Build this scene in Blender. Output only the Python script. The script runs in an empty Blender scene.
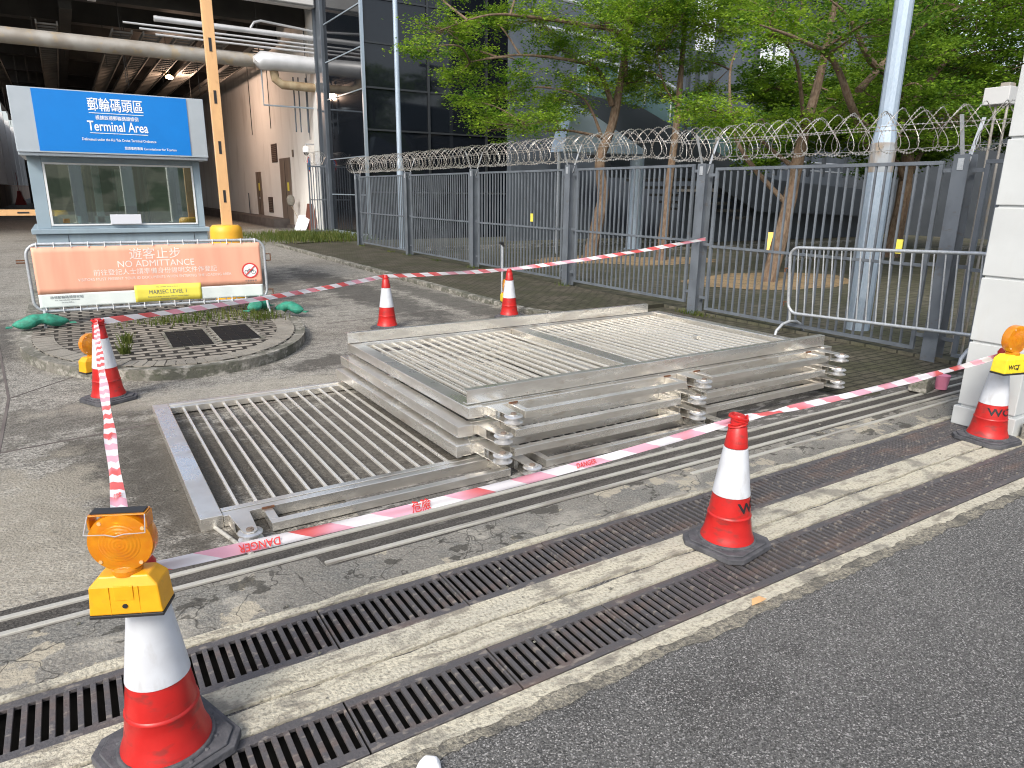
import bpy, math, random
from mathutils import Vector, Matrix
S = bpy.context.scene
COL = S.collection
PI = math.pi
random.seed(11)

# ------------------------------------------------------------ camera, sky, sun, exposure
H = 1.8
yaw, pitch, roll = math.radians(32.156), math.radians(15.388), math.radians(-0.658)
fwd = Vector((math.sin(yaw)*math.cos(pitch), math.cos(yaw)*math.cos(pitch), -math.sin(pitch)))
rgt = Vector((math.cos(yaw), -math.sin(yaw), 0))
dwn = fwd.cross(rgt)
r2 = rgt*math.cos(roll) + dwn*math.sin(roll)
d2 = -rgt*math.sin(roll) + dwn*math.cos(roll)
cam = bpy.data.cameras.new('camera')
cam.sensor_width = 36; cam.lens = 36*695.9/1024; cam.clip_end = 2000; cam.clip_start = 0.05
co = bpy.data.objects.new('camera', cam); COL.objects.link(co)
co.matrix_world = Matrix(((r2.x, -d2.x, -fwd.x, 0), (r2.y, -d2.y, -fwd.y, 0), (r2.z, -d2.z, -fwd.z, H), (0, 0, 0, 1)))
S.camera = co
W = bpy.data.worlds.new('World'); S.world = W; W.use_nodes = True
nt = W.node_tree
sky = nt.nodes.new('ShaderNodeTexSky'); sky.sky_type = 'NISHITA'; sky.sun_disc = False
SUN_EL, SUN_AZ = math.radians(38), math.radians(235)     # azimuth clockwise from +Y (behind and left of the viewer)
sky.sun_elevation = SUN_EL; sky.sun_rotation = SUN_AZ
sky.dust_density = 3.0; sky.air_density = 1.0; sky.ozone_density = 1.5
hs = nt.nodes.new('ShaderNodeHueSaturation'); hs.inputs['Saturation'].default_value = .5      # thin cloud cover
nt.links.new(sky.outputs[0], hs.inputs['Color']); nt.links.new(hs.outputs[0], nt.nodes['Background'].inputs[0])
nt.nodes['Background'].inputs[1].default_value = 0.15
sl = bpy.data.lights.new('sun', 'SUN'); sl.energy = 1.5; sl.angle = math.radians(14); sl.color = (1, .93, .82)
so = bpy.data.objects.new('sun', sl); COL.objects.link(so)
sd = Vector((math.sin(SUN_AZ)*math.cos(SUN_EL), math.cos(SUN_AZ)*math.cos(SUN_EL), math.sin(SUN_EL)))
so.rotation_euler = sd.to_track_quat('Z', 'Y').to_euler()
S.view_settings.view_transform = 'Standard'; S.view_settings.look = 'None'
S.view_settings.exposure = 0.82; S.view_settings.gamma = 1
S.cycles.filter_width = 1.1; S.cycles.max_bounces = 6; S.cycles.transparent_max_bounces = 12

# ------------------------------------------------------------ helpers
class MB:
    def __init__(s): s.v = []; s.f = []; s.uv = {}
    def box(s, x0, x1, y0, y1, z0, z1, m=None):
        b = len(s.v)
        for z in (z0, z1):
            for x, y in ((x0, y0), (x1, y0), (x1, y1), (x0, y1)):
                p = Vector((x, y, z)); s.v.append(m @ p if m else p)
        for f in ((3,2,1,0),(4,5,6,7),(0,1,5,4),(1,2,6,5),(2,3,7,6),(3,0,4,7)): s.f.append([b+i for i in f])
        return s
    def prism(s, poly, z0, z1, m=None):
        b = len(s.v); n = len(poly)
        for z in (z0, z1):
            for x, y in poly:
                p = Vector((x, y, z)); s.v.append(m @ p if m else p)
        s.f.append([b+i for i in reversed(range(n))]); s.f.append([b+n+i for i in range(n)])
        for i in range(n): s.f.append([b+i, b+(i+1) % n, b+n+(i+1) % n, b+n+i])
        return s
    def quad(s, *ps):
        b = len(s.v); s.v += [Vector(p) for p in ps]; s.f.append(list(range(b, b+len(ps)))); return s
    def tube(s, pts, r, n=8, cap=True):
        pts = [Vector(p) for p in pts]; b = len(s.v); N = len(pts)
        rr = r if isinstance(r, (list, tuple)) else [r]*N
        up = None
        for i, p in enumerate(pts):
            t = (pts[min(i+1, N-1)] - pts[max(i-1, 0)]).normalized()
            if up is None:
                up = Vector((0, 0, 1)) if abs(t.z) < .9 else Vector((1, 0, 0))
            a = (up - t*up.dot(t)).normalized(); c = t.cross(a); up = a
            for k in range(n):
                q = 2*PI*k/n; s.v.append(p + (a*math.cos(q) + c*math.sin(q))*rr[i])
        for i in range(N-1):
            for k in range(n):
                s.f.append([b+i*n+k, b+i*n+(k+1) % n, b+(i+1)*n+(k+1) % n, b+(i+1)*n+k])
        if cap:
            s.f.append([b+k for k in reversed(range(n))]); s.f.append([b+(N-1)*n+k for k in range(n)])
        return s
    def bar(s, a, c, w, h):
        a = Vector(a); c = Vector(c); t = (c-a).normalized()
        up = Vector((0, 0, 1)) if abs(t.z) < .95 else Vector((1, 0, 0))
        x = t.cross(up).normalized(); y = x.cross(t)
        b = len(s.v)
        for p in (a, c):
            for i, j in ((-1,-1),(1,-1),(1,1),(-1,1)): s.v.append(p + x*i*w/2 + y*j*h/2)
        for f in ((3,2,1,0),(4,5,6,7),(0,1,5,4),(1,2,6,5),(2,3,7,6),(3,0,4,7)): s.f.append([b+i for i in f])
        return s
    def lathe(s, prof, n=24, c=(0,0,0), m=None):
        b = len(s.v); N = len(prof)
        for r, z in prof:
            for k in range(n):
                q = 2*PI*k/n; p = Vector((c[0]+r*math.cos(q), c[1]+r*math.sin(q), c[2]+z)); s.v.append(m @ p if m else p)
        for i in range(N-1):
            for k in range(n): s.f.append([b+i*n+k, b+i*n+(k+1) % n, b+(i+1)*n+(k+1) % n, b+(i+1)*n+k])
        s.f.append([b+k for k in reversed(range(n))]); s.f.append([b+(N-1)*n+k for k in range(n)])
        return s
    def build(s, name, m, parent=None, bev=0, smooth=False):
        me = bpy.data.meshes.new(name); me.from_pydata([tuple(p) for p in s.v], [], s.f); me.update()
        me.materials.append(m)
        if smooth:
            me.shade_smooth(); me.set_sharp_from_angle(angle=math.radians(38))
        o = bpy.data.objects.new(name, me); COL.objects.link(o)
        if parent: o.parent = parent
        if bev:
            b = o.modifiers.new('bevel', 'BEVEL'); b.width = bev; b.segments = 2; b.limit_method = 'ANGLE'
        return o
def tag(o, label=None, cat=None, group=None, kind=None):
    if label: o['label'] = label
    if cat: o['category'] = cat
    if group: o['group'] = group
    if kind: o['kind'] = kind
    return o
def thing(name, label, cat, loc=(0,0,0), rz=0, group=None):
    o = bpy.data.objects.new(name, None); COL.objects.link(o); o.empty_display_size = .2
    o.location = loc; o.rotation_euler = (0, 0, rz)
    return tag(o, label, cat, group)
def copy_tree(o, parent=None):
    c = o.copy(); COL.objects.link(c)
    if parent: c.parent = parent
    for ch in [k for k in o.children]: copy_tree(ch, c)
    return c
def struct(name, mb, m, kind='structure', smooth=False):
    return tag(mb.build(name, m, smooth=smooth), kind=kind)

# ------------------------------------------------------------ materials
def mat(name, col, col2=None, rough=.6, metal=0, scale=(3,3,3), lo=.35, hi=.65, col3=None, s3=(40,40,40), f3=.5, lo3=.4, hi3=.6, bump=0, bs=60,
        rv=0, spec=.5, trans=0, detail=6, dist=0, coat=0, alpha=1):
    m = bpy.data.materials.new(name); m.use_nodes = True; n = m.node_tree; P = n.nodes['Principled BSDF']
    def sv(k, v): P.inputs[k].default_value = v
    sv('Base Color', (*col, 1)); sv('Roughness', rough); sv('Metallic', metal); sv('Specular IOR Level', spec)
    sv('Transmission Weight', trans); sv('Coat Weight', coat); sv('Alpha', alpha)
    geo = n.nodes.new('ShaderNodeNewGeometry')
    def noise(sc, det=detail, di=dist):
        mp = n.nodes.new('ShaderNodeMapping'); mp.inputs['Scale'].default_value = sc
        n.links.new(geo.outputs['Position'], mp.inputs[0])
        t = n.nodes.new('ShaderNodeTexNoise'); t.inputs['Scale'].default_value = 1; t.inputs['Detail'].default_value = det
        t.inputs['Distortion'].default_value = di
        n.links.new(mp.outputs[0], t.inputs['Vector']); return t
    def ramp(src, a, b):
        r = n.nodes.new('ShaderNodeMapRange'); r.inputs['From Min'].default_value = a; r.inputs['From Max'].default_value = b
        n.links.new(src, r.inputs[0]); return r.outputs[0]
    cur = None
    def mix(fac, a, b, k=1.):
        x = n.nodes.new('ShaderNodeMix'); x.data_type = 'RGBA'
        if k != 1:
            mu = n.nodes.new('ShaderNodeMath'); mu.operation = 'MULTIPLY'; mu.inputs[1].default_value = k
            n.links.new(fac, mu.inputs[0]); fac = mu.outputs[0]
        n.links.new(fac, x.inputs[0])
        if isinstance(a, tuple): x.inputs[6].default_value = (*a, 1)
        else: n.links.new(a, x.inputs[6])
        x.inputs[7].default_value = (*b, 1); return x.outputs[2]
    if col2:
        t = noise(scale); f = ramp(t.outputs[0], lo, hi); cur = mix(f, tuple(col), col2)
        if rv:
            rr = n.nodes.new('ShaderNodeMapRange'); rr.inputs['To Min'].default_value = rough; rr.inputs['To Max'].default_value = rough+rv
            n.links.new(f, rr.inputs[0]); n.links.new(rr.outputs[0], P.inputs['Roughness'])
    if col3:
        t = noise(s3, 4, 0); f = ramp(t.outputs[0], lo3, hi3); cur = mix(f, cur if cur is not None else tuple(col), col3, f3)
    if cur is not None: n.links.new(cur, P.inputs['Base Color'])
    if bump:
        t = noise((bs,bs,bs), 5, 0); b = n.nodes.new('ShaderNodeBump'); b.inputs['Strength'].default_value = min(1, bump)
        b.inputs['Distance'].default_value = .01; n.links.new(t.outputs[0], b.inputs['Height']); n.links.new(b.outputs[0], P.inputs['Normal'])
    m['_n'] = 1
    return m
def tweak(m, fn):
    fn(m.node_tree, m.node_tree.nodes['Principled BSDF']); return m
def multi_ground(name, base, layers, rough=.85, bump=.6, bs=90, voro=None, crack=None, patches=()):
    """layers: (noise scale xyz, lo, hi, colour, strength)"""
    m = bpy.data.materials.new(name); m.use_nodes = True; n = m.node_tree; P = n.nodes['Principled BSDF']
    P.inputs['Roughness'].default_value = rough; P.inputs['Specular IOR Level'].default_value = .35
    geo = n.nodes.new('ShaderNodeNewGeometry'); cur = None
    for sc, lo, hi, c, k in layers:
        mp = n.nodes.new('ShaderNodeMapping'); mp.inputs['Scale'].default_value = sc; mp.inputs['Location'].default_value = (k*7, lo*31, hi*5)
        n.links.new(geo.outputs['Position'], mp.inputs[0])
        t = n.nodes.new('ShaderNodeTexNoise'); t.inputs['Scale'].default_value = 1; t.inputs['Detail'].default_value = 7; t.inputs['Roughness'].default_value = .6
        n.links.new(mp.outputs[0], t.inputs['Vector'])
        r = n.nodes.new('ShaderNodeMapRange'); r.inputs['From Min'].default_value = lo; r.inputs['From Max'].default_value = hi; r.inputs['To Max'].default_value = k
        n.links.new(t.outputs[0], r.inputs[0])
        x = n.nodes.new('ShaderNodeMix'); x.data_type = 'RGBA'; n.links.new(r.outputs[0], x.inputs[0])
        if cur is None: x.inputs[6].default_value = (*base, 1)
        else: n.links.new(cur, x.inputs[6])
        x.inputs[7].default_value = (*c, 1); cur = x.outputs[2]
    if voro:
        vs, vc, vt = voro
        v = n.nodes.new('ShaderNodeTexVoronoi'); v.feature = 'F1'; v.inputs['Scale'].default_value = vs
        n.links.new(geo.outputs['Position'], v.inputs['Vector'])
        sp = n.nodes.new('ShaderNodeSeparateColor'); n.links.new(v.outputs['Color'], sp.inputs[0])
        r = n.nodes.new('ShaderNodeMapRange'); r.inputs['From Min'].default_value = vt; r.inputs['From Max'].default_value = 1; r.inputs['To Max'].default_value = .9
        n.links.new(sp.outputs[0], r.inputs[0])
        x = n.nodes.new('ShaderNodeMix'); x.data_type = 'RGBA'; n.links.new(r.outputs[0], x.inputs[0]); n.links.new(cur, x.inputs[6])
        x.inputs[7].default_value = (*vc, 1); cur = x.outputs[2]
    for cx, cy, rx, ry, c, k in patches:      # stains and other toned patches with a shape of their own
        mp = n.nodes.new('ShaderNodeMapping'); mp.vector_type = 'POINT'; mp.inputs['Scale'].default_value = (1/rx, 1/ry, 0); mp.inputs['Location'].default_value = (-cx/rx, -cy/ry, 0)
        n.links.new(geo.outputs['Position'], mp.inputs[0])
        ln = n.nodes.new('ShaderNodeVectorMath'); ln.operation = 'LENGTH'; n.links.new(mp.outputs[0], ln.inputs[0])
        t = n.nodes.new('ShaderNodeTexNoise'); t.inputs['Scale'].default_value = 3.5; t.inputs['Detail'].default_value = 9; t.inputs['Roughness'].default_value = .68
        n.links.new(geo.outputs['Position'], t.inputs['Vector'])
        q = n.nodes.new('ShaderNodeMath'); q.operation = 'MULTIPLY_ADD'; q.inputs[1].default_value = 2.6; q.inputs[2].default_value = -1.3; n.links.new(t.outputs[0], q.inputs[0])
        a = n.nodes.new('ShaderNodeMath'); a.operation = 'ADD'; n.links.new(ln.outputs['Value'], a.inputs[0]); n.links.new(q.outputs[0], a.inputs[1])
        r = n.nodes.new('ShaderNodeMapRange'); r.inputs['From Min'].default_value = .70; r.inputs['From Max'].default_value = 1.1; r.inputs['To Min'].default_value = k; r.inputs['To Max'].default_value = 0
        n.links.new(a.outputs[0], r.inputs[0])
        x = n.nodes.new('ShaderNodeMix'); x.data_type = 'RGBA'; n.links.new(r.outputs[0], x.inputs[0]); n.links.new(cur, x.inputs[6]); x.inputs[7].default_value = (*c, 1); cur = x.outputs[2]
    if crack:
        wn = n.nodes.new('ShaderNodeTexNoise'); wn.inputs['Scale'].default_value = 5; n.links.new(geo.outputs['Position'], wn.inputs['Vector'])
        wm = n.nodes.new('ShaderNodeVectorMath'); wm.operation = 'MULTIPLY_ADD'; wm.inputs[1].default_value = (.35,.35,.35)
        n.links.new(wn.outputs['Color'], wm.inputs[0]); n.links.new(geo.outputs['Position'], wm.inputs[2])
        v = n.nodes.new('ShaderNodeTexVoronoi'); v.feature = 'DISTANCE_TO_EDGE'; v.inputs['Scale'].default_value = crack[0]; n.links.new(wm.outputs[0], v.inputs['Vector'])
        r = n.nodes.new('ShaderNodeMapRange'); r.inputs['From Min'].default_value = crack[1]*.3; r.inputs['From Max'].default_value = crack[1]; r.inputs['To Min'].default_value = .75; r.inputs['To Max'].default_value = 0
        n.links.new(v.outputs['Distance'], r.inputs[0])
        x = n.nodes.new('ShaderNodeMix'); x.data_type = 'RGBA'; n.links.new(r.outputs[0], x.inputs[0]); n.links.new(cur, x.inputs[6]); x.inputs[7].default_value = (.04,.037,.032,1); cur = x.outputs[2]
    n.links.new(cur, P.inputs['Base Color'])
    t = n.nodes.new('ShaderNodeTexNoise'); t.inputs['Scale'].default_value = bs; t.inputs['Detail'].default_value = 5
    n.links.new(geo.outputs['Position'], t.inputs['Vector'])
    b = n.nodes.new('ShaderNodeBump'); b.inputs['Strength'].default_value = bump; b.inputs['Distance'].default_value = .012
    n.links.new(t.outputs[0], b.inputs['Height']); n.links.new(b.outputs[0], P.inputs['Normal'])
    return m
def brick_mat(name, c1, c2, mortar, bw, bh, moss, rot=0, ms=.012):
    m = bpy.data.materials.new(name); m.use_nodes = True; n = m.node_tree; P = n.nodes['Principled BSDF']
    P.inputs['Roughness'].default_value = .9; P.inputs['Specular IOR Level'].default_value = .25
    geo = n.nodes.new('ShaderNodeNewGeometry')
    mp = n.nodes.new('ShaderNodeMapping'); mp.inputs['Rotation'].default_value = (0,0,rot); n.links.new(geo.outputs['Position'], mp.inputs[0])
    br = n.nodes.new('ShaderNodeTexBrick'); br.inputs['Scale'].default_value = 1; br.inputs['Brick Width'].default_value = bw
    br.inputs['Row Height'].default_value = bh; br.inputs['Mortar Size'].default_value = ms; br.inputs['Mortar Smooth'].default_value = .2
    for k, c in (('Color1', c1), ('Color2', c2), ('Mortar', mortar)): br.inputs[k].default_value = (*c, 1)
    n.links.new(mp.outputs[0], br.inputs['Vector']); cur = br.outputs['Color']
    for sc, lo, hi, c, k in ((1.3, .4, .62, moss, .85), (7, .45, .65, mortar, .5), (60, .45, .7, c1, .5)):
        t = n.nodes.new('ShaderNodeTexNoise'); t.inputs['Scale'].default_value = sc; t.inputs['Detail'].default_value = 8
        n.links.new(geo.outputs['Position'], t.inputs['Vector'])
        r = n.nodes.new('ShaderNodeMapRange'); r.inputs['From Min'].default_value = lo; r.inputs['From Max'].default_value = hi; r.inputs['To Max'].default_value = k
        n.links.new(t.outputs[0], r.inputs[0])
        x = n.nodes.new('ShaderNodeMix'); x.data_type = 'RGBA'; n.links.new(r.outputs[0], x.inputs[0]); n.links.new(cur, x.inputs[6])
        x.inputs[7].default_value = (*c, 1); cur = x.outputs[2]
    mf = n.nodes.new('ShaderNodeMath'); mf.operation = 'MULTIPLY'; mf.inputs[1].default_value = .8; n.links.new(br.outputs['Fac'], mf.inputs[0])
    x = n.nodes.new('ShaderNodeMix'); x.data_type = 'RGBA'; n.links.new(mf.outputs[0], x.inputs[0]); n.links.new(cur, x.inputs[6]); x.inputs[7].default_value = (*mortar, 1); cur = x.outputs[2]
    n.links.new(cur, P.inputs['Base Color'])
    b = n.nodes.new('ShaderNodeBump'); b.inputs['Strength'].default_value = .8; b.inputs['Distance'].default_value = .01
    iv = n.nodes.new('ShaderNodeMath'); iv.operation = 'SUBTRACT'; iv.inputs[0].default_value = 1; n.links.new(br.outputs['Fac'], iv.inputs[1])
    n.links.new(iv.outputs[0], b.inputs['Height']); n.links.new(b.outputs[0], P.inputs['Normal'])
    return m

M = {}
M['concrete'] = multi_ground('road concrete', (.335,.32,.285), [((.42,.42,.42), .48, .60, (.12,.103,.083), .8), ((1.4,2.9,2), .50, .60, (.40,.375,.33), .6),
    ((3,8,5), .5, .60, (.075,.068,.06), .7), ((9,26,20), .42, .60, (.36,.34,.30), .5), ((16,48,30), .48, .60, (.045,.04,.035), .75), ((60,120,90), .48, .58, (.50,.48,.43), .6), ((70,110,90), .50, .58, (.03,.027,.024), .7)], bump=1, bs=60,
    patches=((2.6,4.7,3.4,1.5,(.060,.053,.044),.72), (.35,5.0,.7,1.6,(.07,.062,.05),.6), (-.45,4.1,.55,1.3,(.36,.33,.27),.6), (4.4,12.5,.55,4.5,(.055,.052,.048),.75), (2.7,7.3,1.1,.35,(.06,.055,.048),.8),  # leading patches darken the concrete under and around the gate pile
             (-.95,9.6,.28,2.6,(.06,.055,.05),.7), (3.3,17,.5,6,(.07,.065,.06),.6), (5.4,10.5,.35,3.5,(.06,.057,.05),.7), (-.4,6.4,.9,.5,(.08,.072,.06),.6), (1.2,6.6,1.6,.3,(.36,.335,.28),.5)))
M['asphalt'] = multi_ground('asphalt', (.095,.094,.092), [((.8,.8,.8), .42, .60, (.14,.138,.132), .75), ((2.2,2.2,2.2), .56, .64, (.05,.049,.047), .6), ((70,70,70), .45, .58, (.035,.035,.034), .8), ((140,140,140), .5, .60, (.20,.196,.19), .75)],
    bump=1, bs=110, voro=(200, (.42,.41,.40), .80))
M['cream'] = multi_ground('cream painted kerb', (.52,.485,.385), [((1.1,6,3), .42, .6, (.42,.40,.34), .6), ((6,18,9), .52, .64, (.20,.18,.15), .8), ((60,60,60), .5, .62, (.26,.24,.19), .75), ((2.5,2.5,2.5), .56, .62, (.17,.16,.14), .7)], bump=.8, bs=70)
M['apron'] = multi_ground('weathered concrete apron', (.17,.16,.14), [((1.2,1.8,1), .50, .58, (.36,.34,.29), .75), ((2.6,3.2,2), .5, .57, (.13,.128,.118), .85), ((9,9,9), .5, .66, (.12,.115,.1), .6), ((90,90,90), .45, .62, (.36,.35,.32), .5), ((3.1,2.3,2), .57, .585, (.40,.36,.28), .75), ((4.1,5.3,2), .585, .60, (.05,.047,.04), .8)], bump=1, bs=45, crack=(2.6,.012))
M['trackbed'] = multi_ground('track bed', (.040,.037,.033), [((1,8,1), .45, .62, (.085,.078,.068), .7), ((4,14,4), .58, .66, (.25,.24,.22), .5), ((90,90,90), .45, .62, (.15,.14,.13), .5)], bump=.8)
M['grit'] = multi_ground('sandy grit', (.25,.23,.18), [((40,40,40), .42, .58, (.10,.095,.085), .85), ((110,110,110), .5, .6, (.40,.37,.30), .7), ((5,5,5), .5, .62, (.09,.086,.078), .8)], bump=1, bs=80)
M['wet'] = multi_ground('dark stained concrete', (.10,.095,.088), [((1.5,3,1), .42, .6, (.05,.048,.045), .7), ((5,14,4), .53, .6, (.40,.39,.37), .75), ((70,90,70), .45, .62, (.2,.19,.18), .6)], bump=.8)
M['paving'] = brick_mat('mossy brick paving', (.12,.105,.08), (.075,.07,.052), (.028,.027,.02), .21, .105, (.05,.055,.028))
M['pavers'] = brick_mat('island pavers', (.34,.31,.265), (.27,.25,.215), (.012,.011,.010), .27, .135, (.15,.14,.12), 0, .024)
M['paverstone'] = multi_ground('border pavers', (.25,.235,.20), [((3,3,3), .45, .6, (.15,.14,.12), .7), ((60,60,60), .45, .62, (.32,.30,.27), .5)], bump=.6)
M['yard'] = brick_mat('yard paving', (.14,.13,.10), (.10,.095,.072), (.04,.04,.03), .4, .2, (.065,.07,.038))
M['kerb'] = multi_ground('kerb stone', (.20,.19,.165), [((2,2,2), .42, .6, (.075,.078,.06), .8), ((8,8,14), .5, .64, (.45,.43,.39), .7), ((25,25,25), .5, .62, (.08,.09,.06), .6)], bump=.9, bs=50)
M['soil'] = multi_ground('soil', (.30,.21,.12), [((4,4,4), .45, .62, (.14,.11,.07), .8), ((30,30,30), .5, .6, (.4,.3,.19), .6)], bump=1, bs=30)
M['soilgrass'] = multi_ground('verge soil', (.10,.09,.06), [((4,4,4), .45, .62, (.05,.07,.025), .8), ((30,30,30), .5, .6, (.13,.11,.08), .6)], bump=1, bs=30)
M['iron'] = mat('rusty cast iron', (.110,.104,.108), (.155,.118,.106), rough=.5, metal=.3, scale=(2.3,11,4), lo=.50, hi=.70, col3=(.33,.29,.25), s3=(16,34,14), f3=.6, lo3=.57, hi3=.66, bump=.5, bs=90, rv=.25)
M['black'] = mat('black hole', (.012,.011,.01), rough=1)
M['stain'] = mat('stainless steel', (.87,.85,.80), (.66,.63,.58), rough=.23, metal=.88, scale=(2,2,9), lo=.42, hi=.62, col3=(.34,.25,.16), s3=(5,5,14), f3=.4, lo3=.60, hi3=.74, bump=.08, bs=40, rv=.16)
M['stainbar'] = mat('stainless bar', (.88,.86,.81), (.80,.77,.70), rough=.25, metal=.65, scale=(7,7,9), rv=.15)
M['wheel'] = mat('turned steel wheel', (.78,.80,.84), (.6,.58,.55), rough=.32, metal=.75, scale=(20,20,20))
M['rust'] = mat('rusty steel', (.20,.085,.04), (.10,.05,.03), rough=.85, metal=.2, scale=(30,30,30), bump=.5)
M['rail'] = mat('worn rail steel', (.44,.43,.39), (.24,.225,.20), rough=.5, metal=.15, scale=(2,30,30), lo=.5, hi=.68, bump=.3)
M['fence'] = mat('grey fence paint', (.135,.155,.18), (.10,.115,.135), rough=.45, scale=(5,5,3), lo=.4, hi=.65, col3=(.10,.075,.05), s3=(9,9,20), f3=.35, lo3=.62, hi3=.7)
M['galv'] = mat('galvanised steel', (.50,.53,.56), (.38,.41,.44), rough=.4, metal=.4, scale=(14,14,14), col3=(.62,.65,.68), s3=(60,60,60), f3=.4)
M['polegalv'] = mat('galvanised pole', (.36,.45,.55), (.31,.39,.48), rough=.5, metal=.3, scale=(7,7,2), col3=(.44,.51,.59), s3=(60,60,24), f3=.5)
M['polerust'] = mat('pole sleeve', (.34,.37,.40), (.30,.25,.20), rough=.7, metal=.2, scale=(6,6,3), lo=.42, hi=.6)
M['razor'] = mat('razor wire', (.62,.61,.58), (.42,.38,.34), rough=.4, metal=.6, scale=(6,6,6))
M['red'] = mat('red cone plastic', (.52,.016,.014), (.40,.013,.012), rough=.38, scale=(7,7,7), col3=(.16,.035,.03), s3=(14,14,30), f3=.6, lo3=.56, hi3=.68, bump=.06, bs=60)
M['white'] = mat('white reflective sleeve', (.62,.65,.70), (.54,.56,.60), rough=.42, scale=(12,12,12), col3=(.30,.28,.25), s3=(26,26,9), f3=.32, lo3=.56, hi3=.72)
M['rubber'] = mat('rubber base', (.055,.057,.065), (.10,.10,.11), rough=.75, scale=(18,18,18), bump=.4, bs=60)
M['yellow'] = mat('yellow plastic', (.82,.40,.012), (.74,.35,.01), rough=.4, scale=(20,20,20), col3=(.45,.28,.03), s3=(30,30,30), f3=.4, lo3=.62, hi3=.72)
M['lemon'] = mat('lemon plastic', (.86,.68,.03), (.78,.60,.03), rough=.42, scale=(20,20,20))
M['amber'] = mat('amber lens', (1.0,.42,.012), (.95,.33,.008), rough=.2, trans=.5, coat=.5, scale=(30,30,30))
M['ink'] = mat('black ink', (.015,.015,.018), rough=.6)
M['blacktrim'] = mat('black trim', (.02,.02,.022), rough=.5)
M['green'] = mat('green sandbag', (.035,.31,.21), (.025,.24,.16), rough=.65, scale=(9,9,9), col3=(.03,.12,.08), s3=(25,25,25), f3=.5, bump=.5, bs=40)
M['kblue'] = mat('kiosk grey blue', (.30,.39,.45), (.27,.35,.41), rough=.4, scale=(3,3,3), col3=(.2,.25,.28), s3=(6,6,1), f3=.35, lo3=.55, hi3=.7)
M['kpanel'] = mat('kiosk silver panel', (.46,.51,.55), (.42,.47,.51), rough=.38, metal=.3, scale=(4,4,4))
M['signblue'] = mat('sign blue', (.0,.20,.64), (.0,.185,.60), rough=.4, scale=(3,3,3))
M['signwhite'] = mat('sign white', (.86,.87,.88), rough=.5)
M['frame'] = mat('white window frame', (.72,.75,.76), rough=.4)
M['orangeboom'] = mat('boom yellow paint', (.74,.45,.21), (.68,.40,.19), rough=.45, scale=(8,8,4), col3=(.5,.28,.12), s3=(15,15,8), f3=.4, lo3=.6, hi3=.72)
M['cabinet'] = mat('cabinet yellow paint', (.86,.45,.03), (.78,.40,.03), rough=.45, scale=(8,8,8))
M['coral'] = mat('coral banner', (.84,.42,.29), (.80,.39,.27), rough=.6, scale=(14,2,2))
M['bannerwhite'] = mat('banner white', (.68,.74,.72), rough=.6)
M['bannertext'] = mat('banner print', (.88,.80,.74), rough=.6)
M['placard'] = mat('yellow placard', (.80,.70,.10), rough=.5)
M['noentry'] = mat('sign red', (.65,.05,.05), rough=.5)
M['pillar'] = mat('white painted masonry', (.52,.545,.55), (.47,.49,.495), rough=.6, scale=(2,2,2), col3=(.45,.44,.41), s3=(9,9,2.5), f3=.28, lo3=.56, hi3=.72, bump=.12, bs=30)
M['wall'] = mat('off white wall', (.84,.83,.81), (.78,.77,.75), rough=.8, scale=(.5,.5,.2), col3=(.40,.37,.34), s3=(1.5,1.5,.4), f3=.3, lo3=.55, hi3=.7)
M['cover'] = mat('black cover', (.013,.013,.014), rough=.9, spec=.15)
M['plinth'] = mat('dark plinth', (.09,.075,.07), (.14,.12,.11), rough=.8, scale=(2,2,2))
M['door'] = mat('worn brown door', (.20,.155,.125), (.14,.11,.09), rough=.7, scale=(3,3,.8))
M['louvre'] = mat('louvre', (.06,.035,.03), rough=.7)
M['steelblue'] = mat('blue grey column', (.11,.13,.155), (.08,.095,.115), rough=.4, metal=.3, scale=(2,2,1))
M['mull'] = mat('pale mullion', (.36,.43,.50), rough=.35, metal=.5)
M['mulldark'] = mat('dark mullion', (.045,.05,.055), rough=.4, metal=.4)
M['glassdark'] = mat('dark facade glass', (.006,.008,.011), (.009,.011,.015), rough=.05, scale=(.4,.4,.4), spec=.55, coat=0)
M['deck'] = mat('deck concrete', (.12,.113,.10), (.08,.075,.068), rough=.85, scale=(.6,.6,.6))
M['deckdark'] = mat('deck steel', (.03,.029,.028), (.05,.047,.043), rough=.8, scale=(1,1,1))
M['fascia'] = mat('white fascia', (.55,.56,.56), (.45,.45,.45), rough=.6, scale=(.6,.6,2))
M['pipe'] = mat('insulated pipe', (.40,.38,.35), (.30,.27,.23), rough=.5, metal=.2, scale=(1.2,1.2,1.2), lo=.42, hi=.6, col3=(.45,.33,.17), s3=(3,3,3), f3=.5, lo3=.55, hi3=.65)
M['pipew'] = mat('white pipe', (.66,.67,.69), (.55,.56,.58), rough=.4, metal=.3, scale=(2,2,2))
M['piper'] = mat('rust stained pipe', (.42,.34,.22), (.26,.18,.10), rough=.7, scale=(3,3,3))
M['bark'] = mat('bark', (.16,.10,.065), (.09,.06,.04), rough=.9, scale=(9,9,3), col3=(.23,.18,.13), s3=(22,22,10), f3=.5, bump=.8, bs=30)
M['board'] = mat('brown board', (.13,.042,.028), (.10,.035,.025), rough=.6, scale=(3,3,3))
M['boardwhite'] = mat('white board', (.66,.69,.76), rough=.6)
M['canopy'] = mat('white canopy', (.42,.52,.64), (.36,.46,.58), rough=.6, scale=(2,2,2))
M['navy'] = mat('dark parapet', (.04,.048,.058), (.055,.064,.075), rough=.55, scale=(1,1,1))
M['whitewin'] = mat('white panel', (.80,.84,.88), rough=.5)
M['hoard'] = mat('brown hoarding', (.22,.13,.08), (.12,.07,.045), rough=.8, scale=(1,1,.3))
M['redthing'] = mat('red barrier', (.30,.03,.03), rough=.6)
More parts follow.
